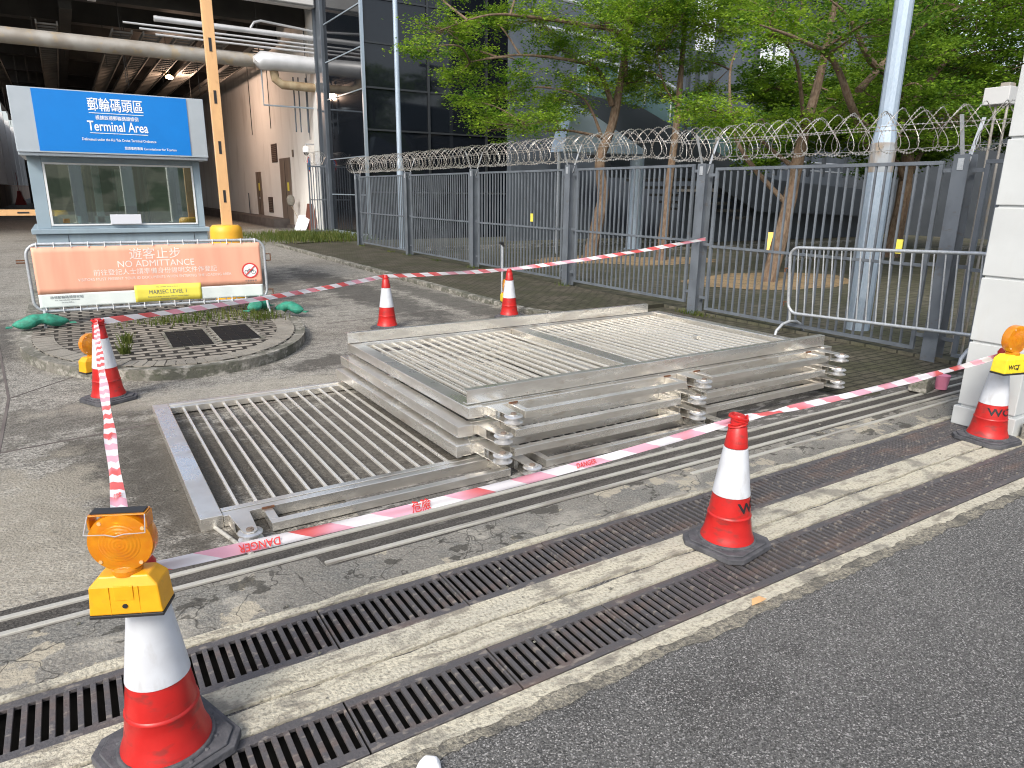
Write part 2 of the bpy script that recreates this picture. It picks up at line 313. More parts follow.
M['wood'] = mat('timber', (.45,.38,.28), (.30,.25,.19), rough=.8, scale=(4,20,20))
def leafmat(name, c, c2):
    m = bpy.data.materials.new(name); m.use_nodes = True; n = m.node_tree; P = n.nodes['Principled BSDF']
    geo = n.nodes.new('ShaderNodeNewGeometry'); oi = n.nodes.new('ShaderNodeTexNoise'); oi.inputs['Scale'].default_value = 2.2; oi.inputs['Detail'].default_value = 3
    n.links.new(geo.outputs['Position'], oi.inputs['Vector'])
    r = n.nodes.new('ShaderNodeMapRange'); r.inputs['From Min'].default_value = .35; r.inputs['From Max'].default_value = .65; n.links.new(oi.outputs[0], r.inputs[0])
    ad = n.nodes.new('ShaderNodeMath'); ad.operation = 'ADD'; mu = n.nodes.new('ShaderNodeMath'); mu.operation = 'MULTIPLY'; mu.inputs[1].default_value = .5
    n.links.new(geo.outputs['Random Per Island'], mu.inputs[0]); n.links.new(r.outputs[0], ad.inputs[0]); n.links.new(mu.outputs[0], ad.inputs[1])
    sb = n.nodes.new('ShaderNodeMath'); sb.operation = 'SUBTRACT'; sb.inputs[1].default_value = .25; sb.use_clamp = True; n.links.new(ad.outputs[0], sb.inputs[0])
    x = n.nodes.new('ShaderNodeMix'); x.data_type = 'RGBA'; x.inputs[6].default_value = (*c, 1); x.inputs[7].default_value = (*c2, 1); n.links.new(sb.outputs[0], x.inputs[0])
    n.links.new(x.outputs[2], P.inputs['Base Color']); P.inputs['Roughness'].default_value = .5; P.inputs['Specular IOR Level'].default_value = .3
    tr = n.nodes.new('ShaderNodeBsdfTranslucent'); n.links.new(x.outputs[2], tr.inputs[0])
    ms = n.nodes.new('ShaderNodeMixShader'); ms.inputs[0].default_value = .52
    n.links.new(P.outputs[0], ms.inputs[1]); n.links.new(tr.outputs[0], ms.inputs[2])
    n.links.new(ms.outputs[0], n.nodes['Material Output'].inputs[0]); return m
M['leaf'] = leafmat('bright leaves', (.07,.18,.018), (.38,.54,.05))
M['leafd'] = leafmat('deep leaves', (.05,.13,.016), (.26,.41,.035))
M['grass'] = leafmat('grass blades', (.07,.12,.02), (.17,.19,.05))

# ------------------------------------------------------------ ground, roads, drains
def jag(x0, x1, y, amp, step=.12, seed=1):
    r = random.Random(seed); out = []; x = x0; a = 0
    while x < x1:
        a = a*.6 + r.uniform(-amp, amp); out.append((x, y+a)); x += step*r.uniform(.5, 1.4)
    out.append((x1, y)); return out
def sheet(name, lower, upper, z, m, kind='structure'):
    b = MB(); pts = lower + list(reversed(upper)); b.quad(*[(x, y, z) for x, y in pts])
    return tag(b.build(name, m), kind=kind)
g = MB()
X0, X1 = -3.0, 8.4
for x0, x1, y0, y1 in ((-300,300,2.75,500),(-300,X0,1.84,2.75),(X1,300,1.84,2.75),(X0,X1,2.13,2.42),(-300,300,-300,1.84)):
    g.quad((x0,y0,0),(x1,y0,0),(x1,y1,0),(x0,y1,0))
struct('ground', g, M['asphalt'])
d = MB()
for y0, y1 in ((1.84,2.13),(2.42,2.75)):
    d.quad((X0,y0,-.3),(X1,y0,-.3),(X1,y1,-.3),(X0,y1,-.3))
    d.quad((X0,y0,-.3),(X0,y0,0),(X1,y0,0),(X1,y0,-.3)); d.quad((X0,y1,-.3),(X1,y1,-.3),(X1,y1,0),(X0,y1,0))
    for x in (X0, X1): d.quad((x,y0,-.3),(x,y1,-.3),(x,y1,0),(x,y0,0))
struct('drain_channel', d, M['black'])
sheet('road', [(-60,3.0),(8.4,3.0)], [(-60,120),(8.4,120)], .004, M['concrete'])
sheet('concrete_apron', [(-12,2.752),(8.4,2.752)], jag(-12,.85,3.205,.005,.1,4)+[(x, y+.008*x) for x, y in jag(.87,8.4,3.068,.006,.1,14)], .010, M['apron'])
sheet('track_bed', [(-12,3.05),(8.4,3.05)], jag(-12,8.4,3.44,.012,.1,5), .008, M['trackbed'])
sheet('stained_concrete', [(1.2,3.42),(8.0,3.42)], jag(1.2,8.0,3.95,.05,.2,9), .012-.002, M['wet'])
# cream strips
b = MB()
b.prism([(X0,2.135)]+[(X1,2.135)]+list(reversed(jag(X0,X1,2.256,.007,.07,21))), -.1, .012)
struct('cream_kerb_strip', b, M['cream'])
b = MB(); b.prism(jag(X0,X1,2.276,.007,.07,22)+[(X1,2.415),(X0,2.415)], -.1, .014)
struct('cream_kerb_strip', b, M['cream'])
sheet('sandy_grit', jag(X0,X1,1.700,.013,.03,25), [(X0,1.80),(X1,1.80)], .004, M['grit'])
sheet('cream_kerb_strip', jag(X0,X1,1.760,.010,.03,23), [(X0,1.838),(X1,1.838)], .006, M['cream'])
b = MB(); b.prism([(X0,2.752),(X1,2.752)]+list(reversed(jag(X0,X1,2.80,.014,.12,31))), 0.0, .014)
struct('cream_kerb_strip', b, M['cream'])

def grate(w, name='drain_grate'):
    L = .592; b = MB(); z0, z1 = -.008, .008
    m = .040
    b.box(0, L, 0, m, z0, z1); b.box(0, L, w-m, w, z0, z1)
    n = 14; p = L/n; s = .0235
    b.box(0, (p-s)/2, m, w-m, z0, z1); b.box(L-(p-s)/2, L, m, w-m, z0, z1)
    for i in range(1, n):
        b.box(i*p-(p-s)/2, i*p+(p-s)/2, m, w-m, z0, z1-.001)
    return b.build(name, M['iron'], bev=.0015)
def ord_(i): return ['first','second','third','fourth','fifth','sixth','seventh','eighth','ninth','tenth','eleventh','twelfth','thirteenth','fourteenth','fifteenth'][i]
first = [None, None]
for row, (y, w, xs, n) in enumerate(((1.844, .282, -2.97, 19), (2.424, .322, -2.88, 15))):
    for i in range(n):
        x = xs + i*.6
        if first[row] is None: o = grate(w); first[row] = o; k0 = 3 if row else 5
        else:
            o = first[row].copy(); COL.objects.link(o)
        o.location = (x, y, random.uniform(-.001, .001)); k = i-k0
        if k < 0:
            tag(o, 'slotted drain grate beyond the left edge of the photo, ' + ('back row' if row else 'front row'), 'drain grate', 'drain grates beyond the left edge, ' + ('back row' if row else 'front row')); continue
        rn = 'front row by the asphalt' if row == 0 else 'back row by the tracks'
        tag(o, f"slotted drain grate, {ord_(k)} from the left in the {rn}", 'drain grate', 'iron drain grates along the entrance')
# sliding gate tracks
for i, (y, x0, x1) in enumerate(((3.365, -12, 8.2), (3.232, -12, 8.2), (3.10, .87, 8.2), (2.975, 3.3, 8.2))):
    sl_ = .008; b = MB(); b.prism([(x0, y-.015+sl_*x0), (x1, y-.015+sl_*x1), (x1, y+.015+sl_*x1), (x0, y+.015+sl_*x0)], 0, .020)
    t = b.build('gate_track', M['rail'], bev=.004)
    tag(t, ['worn steel gate track nearest the stacked gates', 'worn long steel gate track, second from the stacked gates', 'worn steel gate track, third from the stacked gates, starting near the lowest gate',
            'short pale steel track nearest the drain grates, starting behind the middle cone'][i], 'gate track', 'steel gate tracks across the entrance')
    for sgn in ():
        if i in (1, 2, 0):
            sheet('mortar_edge', jag(max(x0,-6), x1, y+sgn*.018-.008, .002, .06, 40+i*3+sgn), jag(max(x0,-6), x1, y+sgn*.018+.008, .003, .08, 60+i*3+sgn), .0135, M['apron'])
# short steel rod on the apron and short rod by the first panel
tag(MB().tube([(.47,3.78,.02),(.58,3.38,.018)], .011, 8).build('steel_pin', M['rail'], smooth=True), 'short steel pin on the ground at the corner of the lowest gate panel', 'pin')
# joints in the concrete
b = MB()
def joint(a, c, w=.022):
    b.bar((*a, .004), (*c, .004), w, .006)
joint((-.63,7.3),(-.60,4.6)); joint((-.62,5.75),(.5,5.94)); joint((-.08,7.95),(-.63,7.3), .015); joint((-.60,4.6),(-.62,3.0)); joint((.5,5.94),(6.2,6.6), .012)
joint((-.63,7.3),(-.95,11), .02); joint((-.95,11),(-1.6,20), .02); joint((2.9,9.5),(5.7,9.9), .015); joint((3.1,14),(5.7,14.3), .015)
struct('expansion_joints', b, M['plinth'])

# traffic island
def isl(a, front, back, r=24):
    cx, cy = .93, 9.55; pts = []
    for i in range(r+1):
        q = PI + PI*i/r; pts.append((cx + a*math.cos(q), cy + front*math.sin(q)))
    return pts + [(cx+a, back), (cx-a, back)]
b = MB(); b.prism(isl(1.56, 2.30, 17.5, 40), 0, .115); struct('traffic_island_kerb', b, M['kerb'])
b = MB(); b.prism(isl(1.44, 2.18, 17.4, 40), .1, .122); struct('traffic_island', b, M['pavers'])
b = MB(); rr = random.Random(5); Nb = 46
for i in range(Nb):
    q0 = PI + PI*(i+.05)/Nb; q1 = PI + PI*(i+.95)/Nb; c = (.93, 9.55); z = .128 + rr.uniform(-.002, .003)
    b.prism([(c[0]+a*math.cos(q), c[1]+f*math.sin(q)) for a, f, q in ((1.43,2.17,q0),(1.43,2.17,q1),(1.22,1.96,q1),(1.22,1.96,q0))], .11, z)
struct('traffic_island_border', b, M['paverstone'])
for i, (x, y) in enumerate(((.78, 8.2), (1.31, 8.3))):
    t = thing('manhole_cover', ['square black manhole cover in the island, nearer the kiosk end of the banner' , ''][0], 'manhole cover', (x, y, .124), -.02, 'manhole covers in the traffic island')
    t['label'] = ['left of the two black manhole covers set in the paved island', 'right of the two black manhole covers set in the paved island'][i]
    f = MB(); f.box(0,.49,0,.03,0,.006).box(0,.49,1.03,1.06,0,.006).box(0,.03,.03,1.03,0,.006).box(.46,.49,.03,1.03,0,.006); f.build('cover_frame', M['kerb'], t)
    c = MB()
    for u in range(4):
        for v in range(9): c.box(.034+u*.106, .034+u*.106+.1, .034+v*.1105, .034+v*.1105+.105, 0, .005)
    c.build('cover_plate', M['cover'], t)

# right hand pavement up to the fence and the yard behind it
SW = .07
b = MB(); pv = [(5.95,24.5),(5.95,9.1)]
for i in range(7):
    q = PI + PI/2*i/6; pv.append((6.65+.7*math.cos(q), 9.0+.7*math.sin(q)))
pv += [(8.14,8.3),(8.14,24.5)]
b.prism(pv, 0, SW); struct('pavement', b, M['paving'])
rr = random.Random(8); b = MB(); y = 9.1
while y < 24.4:
    L = rr.uniform(.8, 1.0); dx = rr.uniform(-.01, .01); b.box(5.79+dx, 5.94+dx, y, min(y+L-.012, 24.5), 0, SW+.012+rr.uniform(-.006,.008)); y += L
for i in range(5):
    q0 = PI + PI/2*(i+.03)/5; q1 = PI + PI/2*(i+.97)/5
    b.prism([(6.65+r*math.cos(q), 9.0+r*math.sin(q)) for r, q in ((.86,q0),(.86,q1),(.71,q1),(.71,q0))], 0, SW+.01)
kb = b.build('pavement_kerb', M['kerb'], bev=.012); kb['kind'] = 'structure'
sheet('mossy_brickwork', jag(5.9,8.14,3.52,.03,.1,3), [(5.9,8.2),(8.14,8.28)], .014, M['paving'])
b = MB(); b.box(8.145, 70, -30, 24.88, -.1, .05); struct('yard', b, M['yard'])
# soil around the trees, low kerbs in the yard
for nm, cx, cy, a, c in (('tree_pit', 12.0,15.2,1.7,1.1),('tree_pit', 13.6,14.0,1.8,1.0),('tree_pit', 12.5,9.7,2.1,1.3)):
    rr = random.Random(int(cx*10)); b = MB()
    b.quad(*[(cx+a*(1+rr.uniform(-.15,.15))*math.cos(2*PI*i/26), cy+c*(1+rr.uniform(-.15,.15))*math.sin(2*PI*i/26), .056+.002*(nm == 'x')+cx*.0003) for i in range(26)])
    struct(nm, b, M['soil'])
b = MB(); b.box(9.2, 24, 19.5, 19.7, .05, .17); b.box(14.2, 30, 16.6, 16.75, .05, .13); b.box(17, 32, 12.6, 12.72, .05, .15); struct('yard_kerb', b, M['kerb'])
# verge with grass by the building corner
b = MB(); b.prism([(6.35,23.6),(7.0,28.0),(7.6,31.0),(9.36,31.0),(9.36,24.9),(8.1,24.6)], 0, .11); struct('grass_verge', b, M['soilgrass'])
def grass(name, n, region, h, seed, w=.008, lab=None):
    r = random.Random(seed); b = MB()
    for i in range(n):
        x, y, z = region(r)
        a = r.uniform(0, 2*PI); hh = h*r.uniform(.4, 1.2); le = r.uniform(.1, .7)*hh; c, s = math.cos(a), math.sin(a); ww = w*r.uniform(.6, 1.4)
        b.quad((x-s*ww, y+c*ww, z), (x+s*ww, y-c*ww, z), (x+c*le*.5+s*ww*.6, y+s*le*.5-c*ww*.6, z+hh*.6), (x+c*le, y+s*le, z+hh), )
    return tag(b.build(name, M['grass']), lab, 'grass', kind='stuff')
grass('verge_grass', 3400, lambda r: (min(9.3, 7.4+r.gauss(0,1.1)), 24+4.5*r.random()+r.gauss(0,.4), .1), .22, 3, .013, 'green tufted grass on the verge at the corner of the glass building')
def weeds(r):
    k = r.choice([(1.35,10.1,.5,.5),(1.9,10.0,.35,.5),(1.0,9.9,.5,.2),(.4,8.8,.06,.1),(.35,8.2,.04,.04),(2.1,9.7,.25,.3)])
    return (k[0]+r.gauss(0,k[2]*.5), k[1]+r.gauss(0,k[3]*.5), .12)
grass('island_weeds', 900, weeds, .12, 4, .006, 'green weeds growing on the paved island below the banner')
def wf(r):
    y = r.choice([22.0,19.5,18.4,14.6,14.0,10.9,7.7,7.5,7.4,16.5]); return (8.02+r.gauss(0,.05), y+r.gauss(0,.12), .06 if y > 8.3 else .012)
grass('fence_weeds', 500, wf, .08, 6, .006, 'small green weeds along the foot of the grey fence')
for k_, x_ in enumerate((-6.5,-4.6,-2.9,-1.2,.6,2.5,4.3,6.4)):  # added pale columns, giving upright bands in the kiosk window reflection
    b = MB(); b.box(-.32,.32,-.3,.3,0,.35); b.box(-.22,.22,-.2,.2,.35,4.2); b.box(-.34,.34,-.32,.32,4.2,4.45); o = b.build('reflection_column', M['wall'], bev=.01); o.location = (x_, -9, 0)
    tag(o, 'unseen pale column added behind the viewer for window reflections', 'column', 'added columns behind the viewer for reflections')
# added hills behind the viewer, darkening reflections in glass and steel
b = MB(); rr = random.Random(3); P_ = []
for i in range(61):
    x = -150+5*i; P_.append((x, 7+3*math.sin(x*.05)+rr.uniform(-1,1.5)))
for i in range(60):
    (xa, ha), (xb, hb) = P_[i], P_[i+1]
    b.quad((xa,-38,0),(xb,-38,0),(xb,-52,hb),(xa,-52,ha)); b.quad((xa,-52,ha),(xb,-52,hb),(xb,-90,hb*1.5),(xa,-90,ha*1.5))
t = thing('sky_blocker', 'unseen long low grey block added off to the left to darken reflections', 'building', (-30,-30,0))  # unseen block added to darken the gate faces and cut low sky light
MB().box(-12,0,0,52,0,8.5).build('wall', mat('warehouse wall', (.16,.16,.15), (.11,.105,.10), rough=.8), t)
q_ = MB()
for k_ in range(8): q_.box(.005,.03,3+6*k_,6.5+6*k_,.1,4.2)
q_.build('blocker_panels', M['plinth'], t)
struct('reflection_hills', b, mat('reflection hillside', (.06,.075,.045), (.17,.16,.12), rough=.9, scale=(.35,.35,.12), lo=.46, hi=.52))

# ------------------------------------------------------------ stacked sliding gate panels
def spool(b, c):
    b.lathe([(.001,-.027),(.058,-.027),(.064,-.023),(.064,-.017),(.038,-.004),(.038,.004),(.064,.017),(.064,.023),(.058,.027),(.001,.027)], 28, c)
def gate_panel(full=True):
    t = thing('steel_gate', 'x', 'steel gate')
    L, D, T = 4.0, 2.4, .080
    b = MB(); b.box(0, .118, 0, D, 0, T); b.box(L-.118, L, 0, D, 0, T)
    b.box(.12, L-.12, 0, .05, .004, T-.008); b.box(.12, L-.12, D-.05, D, .002, T-.001)
    b.box(1.78, 1.94, .052, D-.052, .006, T-.006)
    b.build('frame', M['stain'], t, bev=.004)
    for x0, x1 in ((.12, 1.778), (1.942, L-.12)):
        MB().box(x0, x1, .056, .10, .02, T-.004).build('inner_rail', M['stain'], t, bev=.003)
        MB().box(x0, x1, D-.10, D-.054, .012, T-.014).build('inner_rail', M['stain'], t, bev=.003)
    for x0, x1 in ((.12, 1.78), (1.94, L-.12)):
        b = MB(); n = int(round((x1-x0)/.101)); p = (x1-x0)/n
        for i in range(1, n): b.box(x0+i*p-.009, x0+i*p+.009, .10, D-.10, .030, .050)
        b.build('bars', M['stainbar'], t, bev=.003)
    for x in (.20, 1.98, 3.78):
        k = MB()
        for z0, z1 in ((.004, .011), (.068, .075)):
            k.prism([(x-.055, -.001), (x-.03, -.25), (x-.012, -.28), (x+.02, -.285), (x+.045, -.26), (x+.055, -.001)], z0, z1)
        k.box(x-.05, x-.042, -.11, -.001, .012, .067); k.box(x+.03, x+.05, -.12, -.03, .012, .067)
        br = k.build('wheel_bracket', M['stain'], t, bev=.002)
        w = MB(); spool(w, (x+.008, -.245, .0395)); w.build('wheel', M['wheel'], br, smooth=True)
        w = MB(); w.lathe([(.020,.0),(.020,.006),(.009,.006),(.009,.010)], 12, (x+.008, -.245, .0755)); w.build('axle_bolt', M['door'], br)
    for x0, x1 in ((.33, 1.85), (2.13, 3.66)):
        s = MB(); s.box(x0, x1, -.20, -.150, .010, .062); s.box(x0, x0+.05, -.148, -.001, .010, .062); s.box(x1-.05, x1, -.148, -.001, .010, .062)
        sk = s.build('skirt_rail', M['stain'], t, bev=.003)
        for x in (x0, x1-.055): MB().box(x-.006, x+.061, -.010, -.0015, .0625, .074).build('weld', M['rust'], sk)
        
    return t
gp = gate_panel()
labs = ['lowest stainless gate panel, lying flat and sticking out to the left of the pile', 'second stainless gate panel from the bottom of the pile',
        'third stainless gate panel from the bottom of the pile', 'topmost stainless gate panel of the pile, under the two long channels']
for i, (x, y, z, rz) in enumerate(((.40, 3.78, .004, .0), (1.98, 3.83, .108, .006), (2.03, 3.90, .212, -.003), (2.13, 3.94, .318, 0))):
    o = gp if i == 0 else copy_tree(gp)
    o.location = (x, y, z); o.rotation_euler = (0, 0, rz); tag(o, labs[i], 'steel gate', 'stainless sliding gate panels stacked flat')
def channel(lab, x0, x1, y, z, fl):
    b = MB(); b.box(x0, x1, y, y+.006, z, z+.1); b.box(x0, x1, y+.0065, y+.06, z+.094, z+.1); b.box(x0, x1, y+.0065, y+.06, z, z+.006)
    return tag(b.build('steel_channel', M['stain'], bev=.0015), lab, 'steel channel', 'long steel channels on the gate pile')
channel('long steel channel lying along the front edge of the gate pile', 2.15, 6.07, 3.99, .405, 1)
channel('long steel channel lying along the back edge of the gate pile', 2.11, 5.90, 6.28, .405, 1)
tag(MB().box(0,.05,0,.05,0,.035, Matrix.Translation((5.35,4.95,.366))).build('metal_bracket', M['stain'], bev=.004), 'small metal bracket lying on the bars of the top gate panel', 'bracket')

# ------------------------------------------------------------ text
def txt(body, size, m, parent, fn, name='lettering', sx=1, align='CENTER', bold=0, z=0.0):
    cu = bpy.data.curves.new('lettering', 'FONT'); cu.body = body; cu.size = size; cu.align_x = align; cu.align_y = 'CENTER'; cu.offset = bold*.5; cu.resolution_u = 3
    o = bpy.data.objects.new('lettering', cu); COL.objects.link(o); bpy.context.view_layer.update()
    me = bpy.data.meshes.new_from_object(o.evaluated_get(bpy.context.evaluated_depsgraph_get()))
    bpy.data.objects.remove(o)
    for v in me.vertices: v.co = Vector(fn(v.co.x*sx, v.co.y))
    me.materials.clear(); me.materials.append(m)
    q = bpy.data.objects.new(name, me); COL.objects.link(q); q.parent = parent
    return q

# ------------------------------------------------------------ cones
def cone(loc, rz, label, letters=None, h=.72, extra=0, tilt=0):
    t = thing('traffic_cone', label, 'traffic cone', loc, rz, 'red and white traffic cones holding the tape')
    s = .185; c = .055
    def sq(k): return [(-k+c,-k),(k-c,-k),(k,-k+c),(k,k-c),(k-c,k),(-k+c,k),(-k,k-c),(-k,-k+c)]
    b = MB(); b.prism(sq(s), 0, .030); b.prism(sq(s-.018), .030, .040)
    for k in range(16):
        q = 2*PI*k/16; 
        b.bar((.135*math.cos(q), .135*math.sin(q), .0405), (.160*math.cos(q), .160*math.sin(q), .0405), .012, .008)
    b.lathe([(.150,.039),(.146,.052),(.138,.052)], 32)
    b.build('base', M['rubber'], t, bev=.005)
    def R(z): return .128 - (.128-.034)*((z-.05)/(h-.05))
    pr = [(.139,.045),(.136,.058),(R(.07)+.004,.075)]
    for z in (.10,.14,.18): pr.append((R(z), z))
    pr += [(R(.182)+.0025,.184),(R(.19)+.0025,.190),(R(.194)-.001,.194)]
    for z in (.22,.26,.30): pr.append((R(z), z))
    b = MB(); b.lathe(pr + [(R(.3),.30),(R(.6)-.003,.55),(R(.56)+.003,.555),(R(h-.06)+.003,h-.06),(R(h-.03)-.001,h-.05),(R(h-.02)+.003,h-.03),(.024,h),(.001,h)], 40)
    b.build('body', M['red'], t, smooth=True)
    b = MB(); b.lathe([(R(.30)+.0015,.298),(R(.30)+.003,.300),(R(.42)+.003,.42),(R(.548)+.003,.548),(R(.55)+.001,.55)], 40)
    b.build('reflective_sleeve', M['white'], t, smooth=True)
    if letters:
        zc = .245
        def fn(x, y, a0=letters):
            z = zc + y; r = R(z)+.0022; a = a0 + x/r; return (r*math.cos(a), r*math.sin(a), z)
        txt('WCT', .075, M['ink'], t, fn, 'lettering', 1.25, bold=.004)
    return t
cF = cone((.06, 2.20, .012), .35, 'nearest red and white cone, carrying the big amber lamp', None)
cC = cone((2.75, 2.22, .012), .15, 'red and white cone standing between the drain grates, in front of the gate pile', math.radians(-62))
cR = cone((5.76, 2.33, .012), -.1, 'lettered red and white cone beside the white pillar', math.radians(-105))
cL = cone((.12, 6.83, .006), .5, 'red and white cone in front of the paved island, wrapped with tape', None)
cB = cone((3.50, 8.75, .006), .2, 'red and white cone on the roadway behind the gate pile, the one without a lamp', None)
cS = cone((5.42, 8.72, .006), .6, 'small far red and white cone against the pavement kerb', None)
cS.rotation_euler = (0.0, -.02, .6)

# ------------------------------------------------------------ hazard lamps
def lamp(loc, rz, label, ym='yellow', handle=True, s=1., letters=False):
    t = thing('hazard_lamp', label, 'hazard lamp', loc, rz, 'amber hazard lamps')
    b = MB(); w, d, hh = .125, .062, .118
    P = [(-w,-d,0),(w,-d,0),(w,d,0),(-w,d,0),(-w*.97,-d,.03),(w*.97,-d,.03),(w*.97,d,.03),(-w*.97,d,.03),(-w*.93,-d*.95,.108),(w*.93,-d*.95,.108),(w*.93,d*.95,.108),(-w*.93,d*.95,.108),
         (-w*.66,-d*.72,.145),(w*.66,-d*.72,.145),(w*.66,d*.72,.145),(-w*.66,d*.72,.145)]
    b.v = [Vector(p) for p in P]; b.f = [[3,2,1,0]] + [[i+j, i+(j+1)%4, i+4+(j+1)%4, i+4+j] for i in (0,4,8) for j in range(4)] + [[12,13,14,15]]
    body = b.build('battery_box', M[ym], t, bev=.006)
    f = MB(); f.box(-w*1.005, w*1.005, -d*1.01, d*1.01, -.014, -.0005); f.build('box_foot', M['blacktrim'], t, bev=.003)
    f = MB(); f.box(-.032,.032,-d-.0015,-d+.004,.058,.112); f.box(-.05,-.048,-d-.001,-d+.003,.0,.11); f.box(.048,.05,-d-.001,-d+.003,.0,.11); f.build('cover_panel', M[ym], body, bev=.001)
    f = MB(); f.lathe([(.009,0),(.009,.003),(.001,.003)], 12, m=Matrix.Translation((0,-d-.0005,.035)) @ Matrix.Rotation(PI/2,4,'X')); f.build('screw', M['blacktrim'], body)
    zc = .142+.122; rot = Matrix.Translation((0,0,zc)) @ Matrix.Rotation(PI/2, 4, 'X')
    n = MB(); n.lathe([(.052,.140),(.05,.158),(.040,.166)], 24); n.build('neck', M['amber'], t, smooth=True)
    r = MB(); r.lathe([(.085,-.034),(.108,-.030),(.111,-.02),(.111,.02),(.108,.030),(.085,.034)], 40, m=rot)
    rim = r.build('lens_rim', M['amber'], t, smooth=True)
    l = MB()
    for sg in (-1, 1):
        pr = []
        for i in range(15):
            q = i/14; pr.append((.084*(1-q)+.0005, sg*(.030+.014*math.sin(q*PI/2)+(.0008 if i % 2 else 0))))
        l.lathe(pr, 40, m=rot)
    l.build('lens', M['amber'], t)
    sc = MB()
    for q in (.6, 2.2, 3.9, 5.4):
        sc.lathe([(.007,0),(.007,.004),(.001,.004)], 8, m=rot @ Matrix.Translation((.098*math.cos(q), .098*math.sin(q), .031)))
    sc.build('rim_screws', M['orangeboom'], rim)
    if handle:
        c = MB(); c.box(-.094,.094,-.030,.030,zc+.104,zc+.110); c.box(-.098,-.09,-.03,.03,zc+.055,zc+.104); c.box(.09,.098,-.03,.03,zc+.055,zc+.104)
        c.build('top_bracket', M['amber'], t, bev=.002)
        c = MB(); c.box(-.088,.088,-.022,.022,zc+.1105,zc+.115); c.build('solar_cell', M['blacktrim'], t)
        c = MB(); c.tube([(-.094,-.030,zc+.108),(-.100,-.062,zc+.052),(-.03,-.062,zc+.050),(0,-.062,zc+.042),(.03,-.062,zc+.050),(.100,-.062,zc+.052),(.094,-.030,zc+.108)], .0022, 6)
        c.build('wire_handle', M['wheel'], t, smooth=True)
    if letters:
        txt('WCT', .05, M['ink'], body, lambda x, y: (x-.035, -d-.0016, .05+y), bold=.003)
    if s != 1: t.scale = (s, s, s)
    return t
lamp((.020, 2.10, .625), -.42, 'big amber hazard lamp on yellow box clipped to the nearest cone', s=.80)
lamp((5.60, 2.21, .60), math.radians(-15), 'amber hazard lamp with lettered yellow box on the cone by the white pillar', 'lemon', False, .9, True)
lamp((.05, 7.50, .136), .5, 'amber hazard lamp standing on the island kerb behind the taped cone', 'yellow', False, .95)
lamp((5.85, 9.55, .10), 1.2, 'amber hazard lamp standing on the pavement kerb by the far small cone', 'lemon', False, .95)

# ------------------------------------------------------------ barrier tape
tm = bpy.data.materials.new('barrier tape'); tm.use_nodes = True
def tape_material():
    n = tm.node_tree; P = n.nodes['Principled BSDF']; P.inputs['Roughness'].default_value = .35; P.inputs['Specular IOR Level'].default_value = .4
    uv = n.nodes.new('ShaderNodeUVMap'); sp = n.nodes.new('ShaderNodeSeparateXYZ'); n.links.new(uv.outputs[0], sp.inputs[0])
    a = n.nodes.new('ShaderNodeMath'); a.operation = 'MULTIPLY_ADD'; a.inputs[1].default_value = .55; n.links.new(sp.outputs[1], a.inputs[0]); n.links.new(sp.outputs[0], a.inputs[2])
    f = n.nodes.new('ShaderNodeMath'); f.operation = 'FRACT'; n.links.new(a.outputs[0], f.inputs[0])
    g = n.nodes.new('ShaderNodeMath'); g.operation = 'GREATER_THAN'; g.inputs[1].default_value = .5; n.links.new(f.outputs[0], g.inputs[0])
    geo = n.nodes.new('ShaderNodeNewGeometry'); t = n.nodes.new('ShaderNodeTexNoise'); t.inputs['Scale'].default_value = 1.4; n.links.new(geo.outputs['Position'], t.inputs['Vector'])
    r = n.nodes.new('ShaderNodeMapRange'); r.inputs['From Min'].default_value = .46; r.inputs['From Max'].default_value = .54; n.links.new(t.outputs[0], r.inputs[0])
    c = n.nodes.new('ShaderNodeMix'); c.data_type = 'RGBA'; c.inputs[6].default_value = (.76,.14,.14,1); c.inputs[7].default_value = (.86,.46,.58,1); n.links.new(r.outputs[0], c.inputs[0])
    m = n.nodes.new('ShaderNodeMix'); m.data_type = 'RGBA'; m.inputs[6].default_value = (.86,.84,.88,1); n.links.new(g.outputs[0], m.inputs[0]); n.links.new(c.outputs[2], m.inputs[7])
    n.links.new(m.outputs[2], P.inputs['Base Color'])
    tr = n.nodes.new('ShaderNodeBsdfTranslucent'); n.links.new(m.outputs[2], tr.inputs[0]); ms = n.nodes.new('ShaderNodeMixShader'); ms.inputs[0].default_value = .3
    n.links.new(P.outputs[0], ms.inputs[1]); n.links.new(tr.outputs[0], ms.inputs[2]); n.links.new(ms.outputs[0], n.nodes['Material Output'].inputs[0])
tape_material()
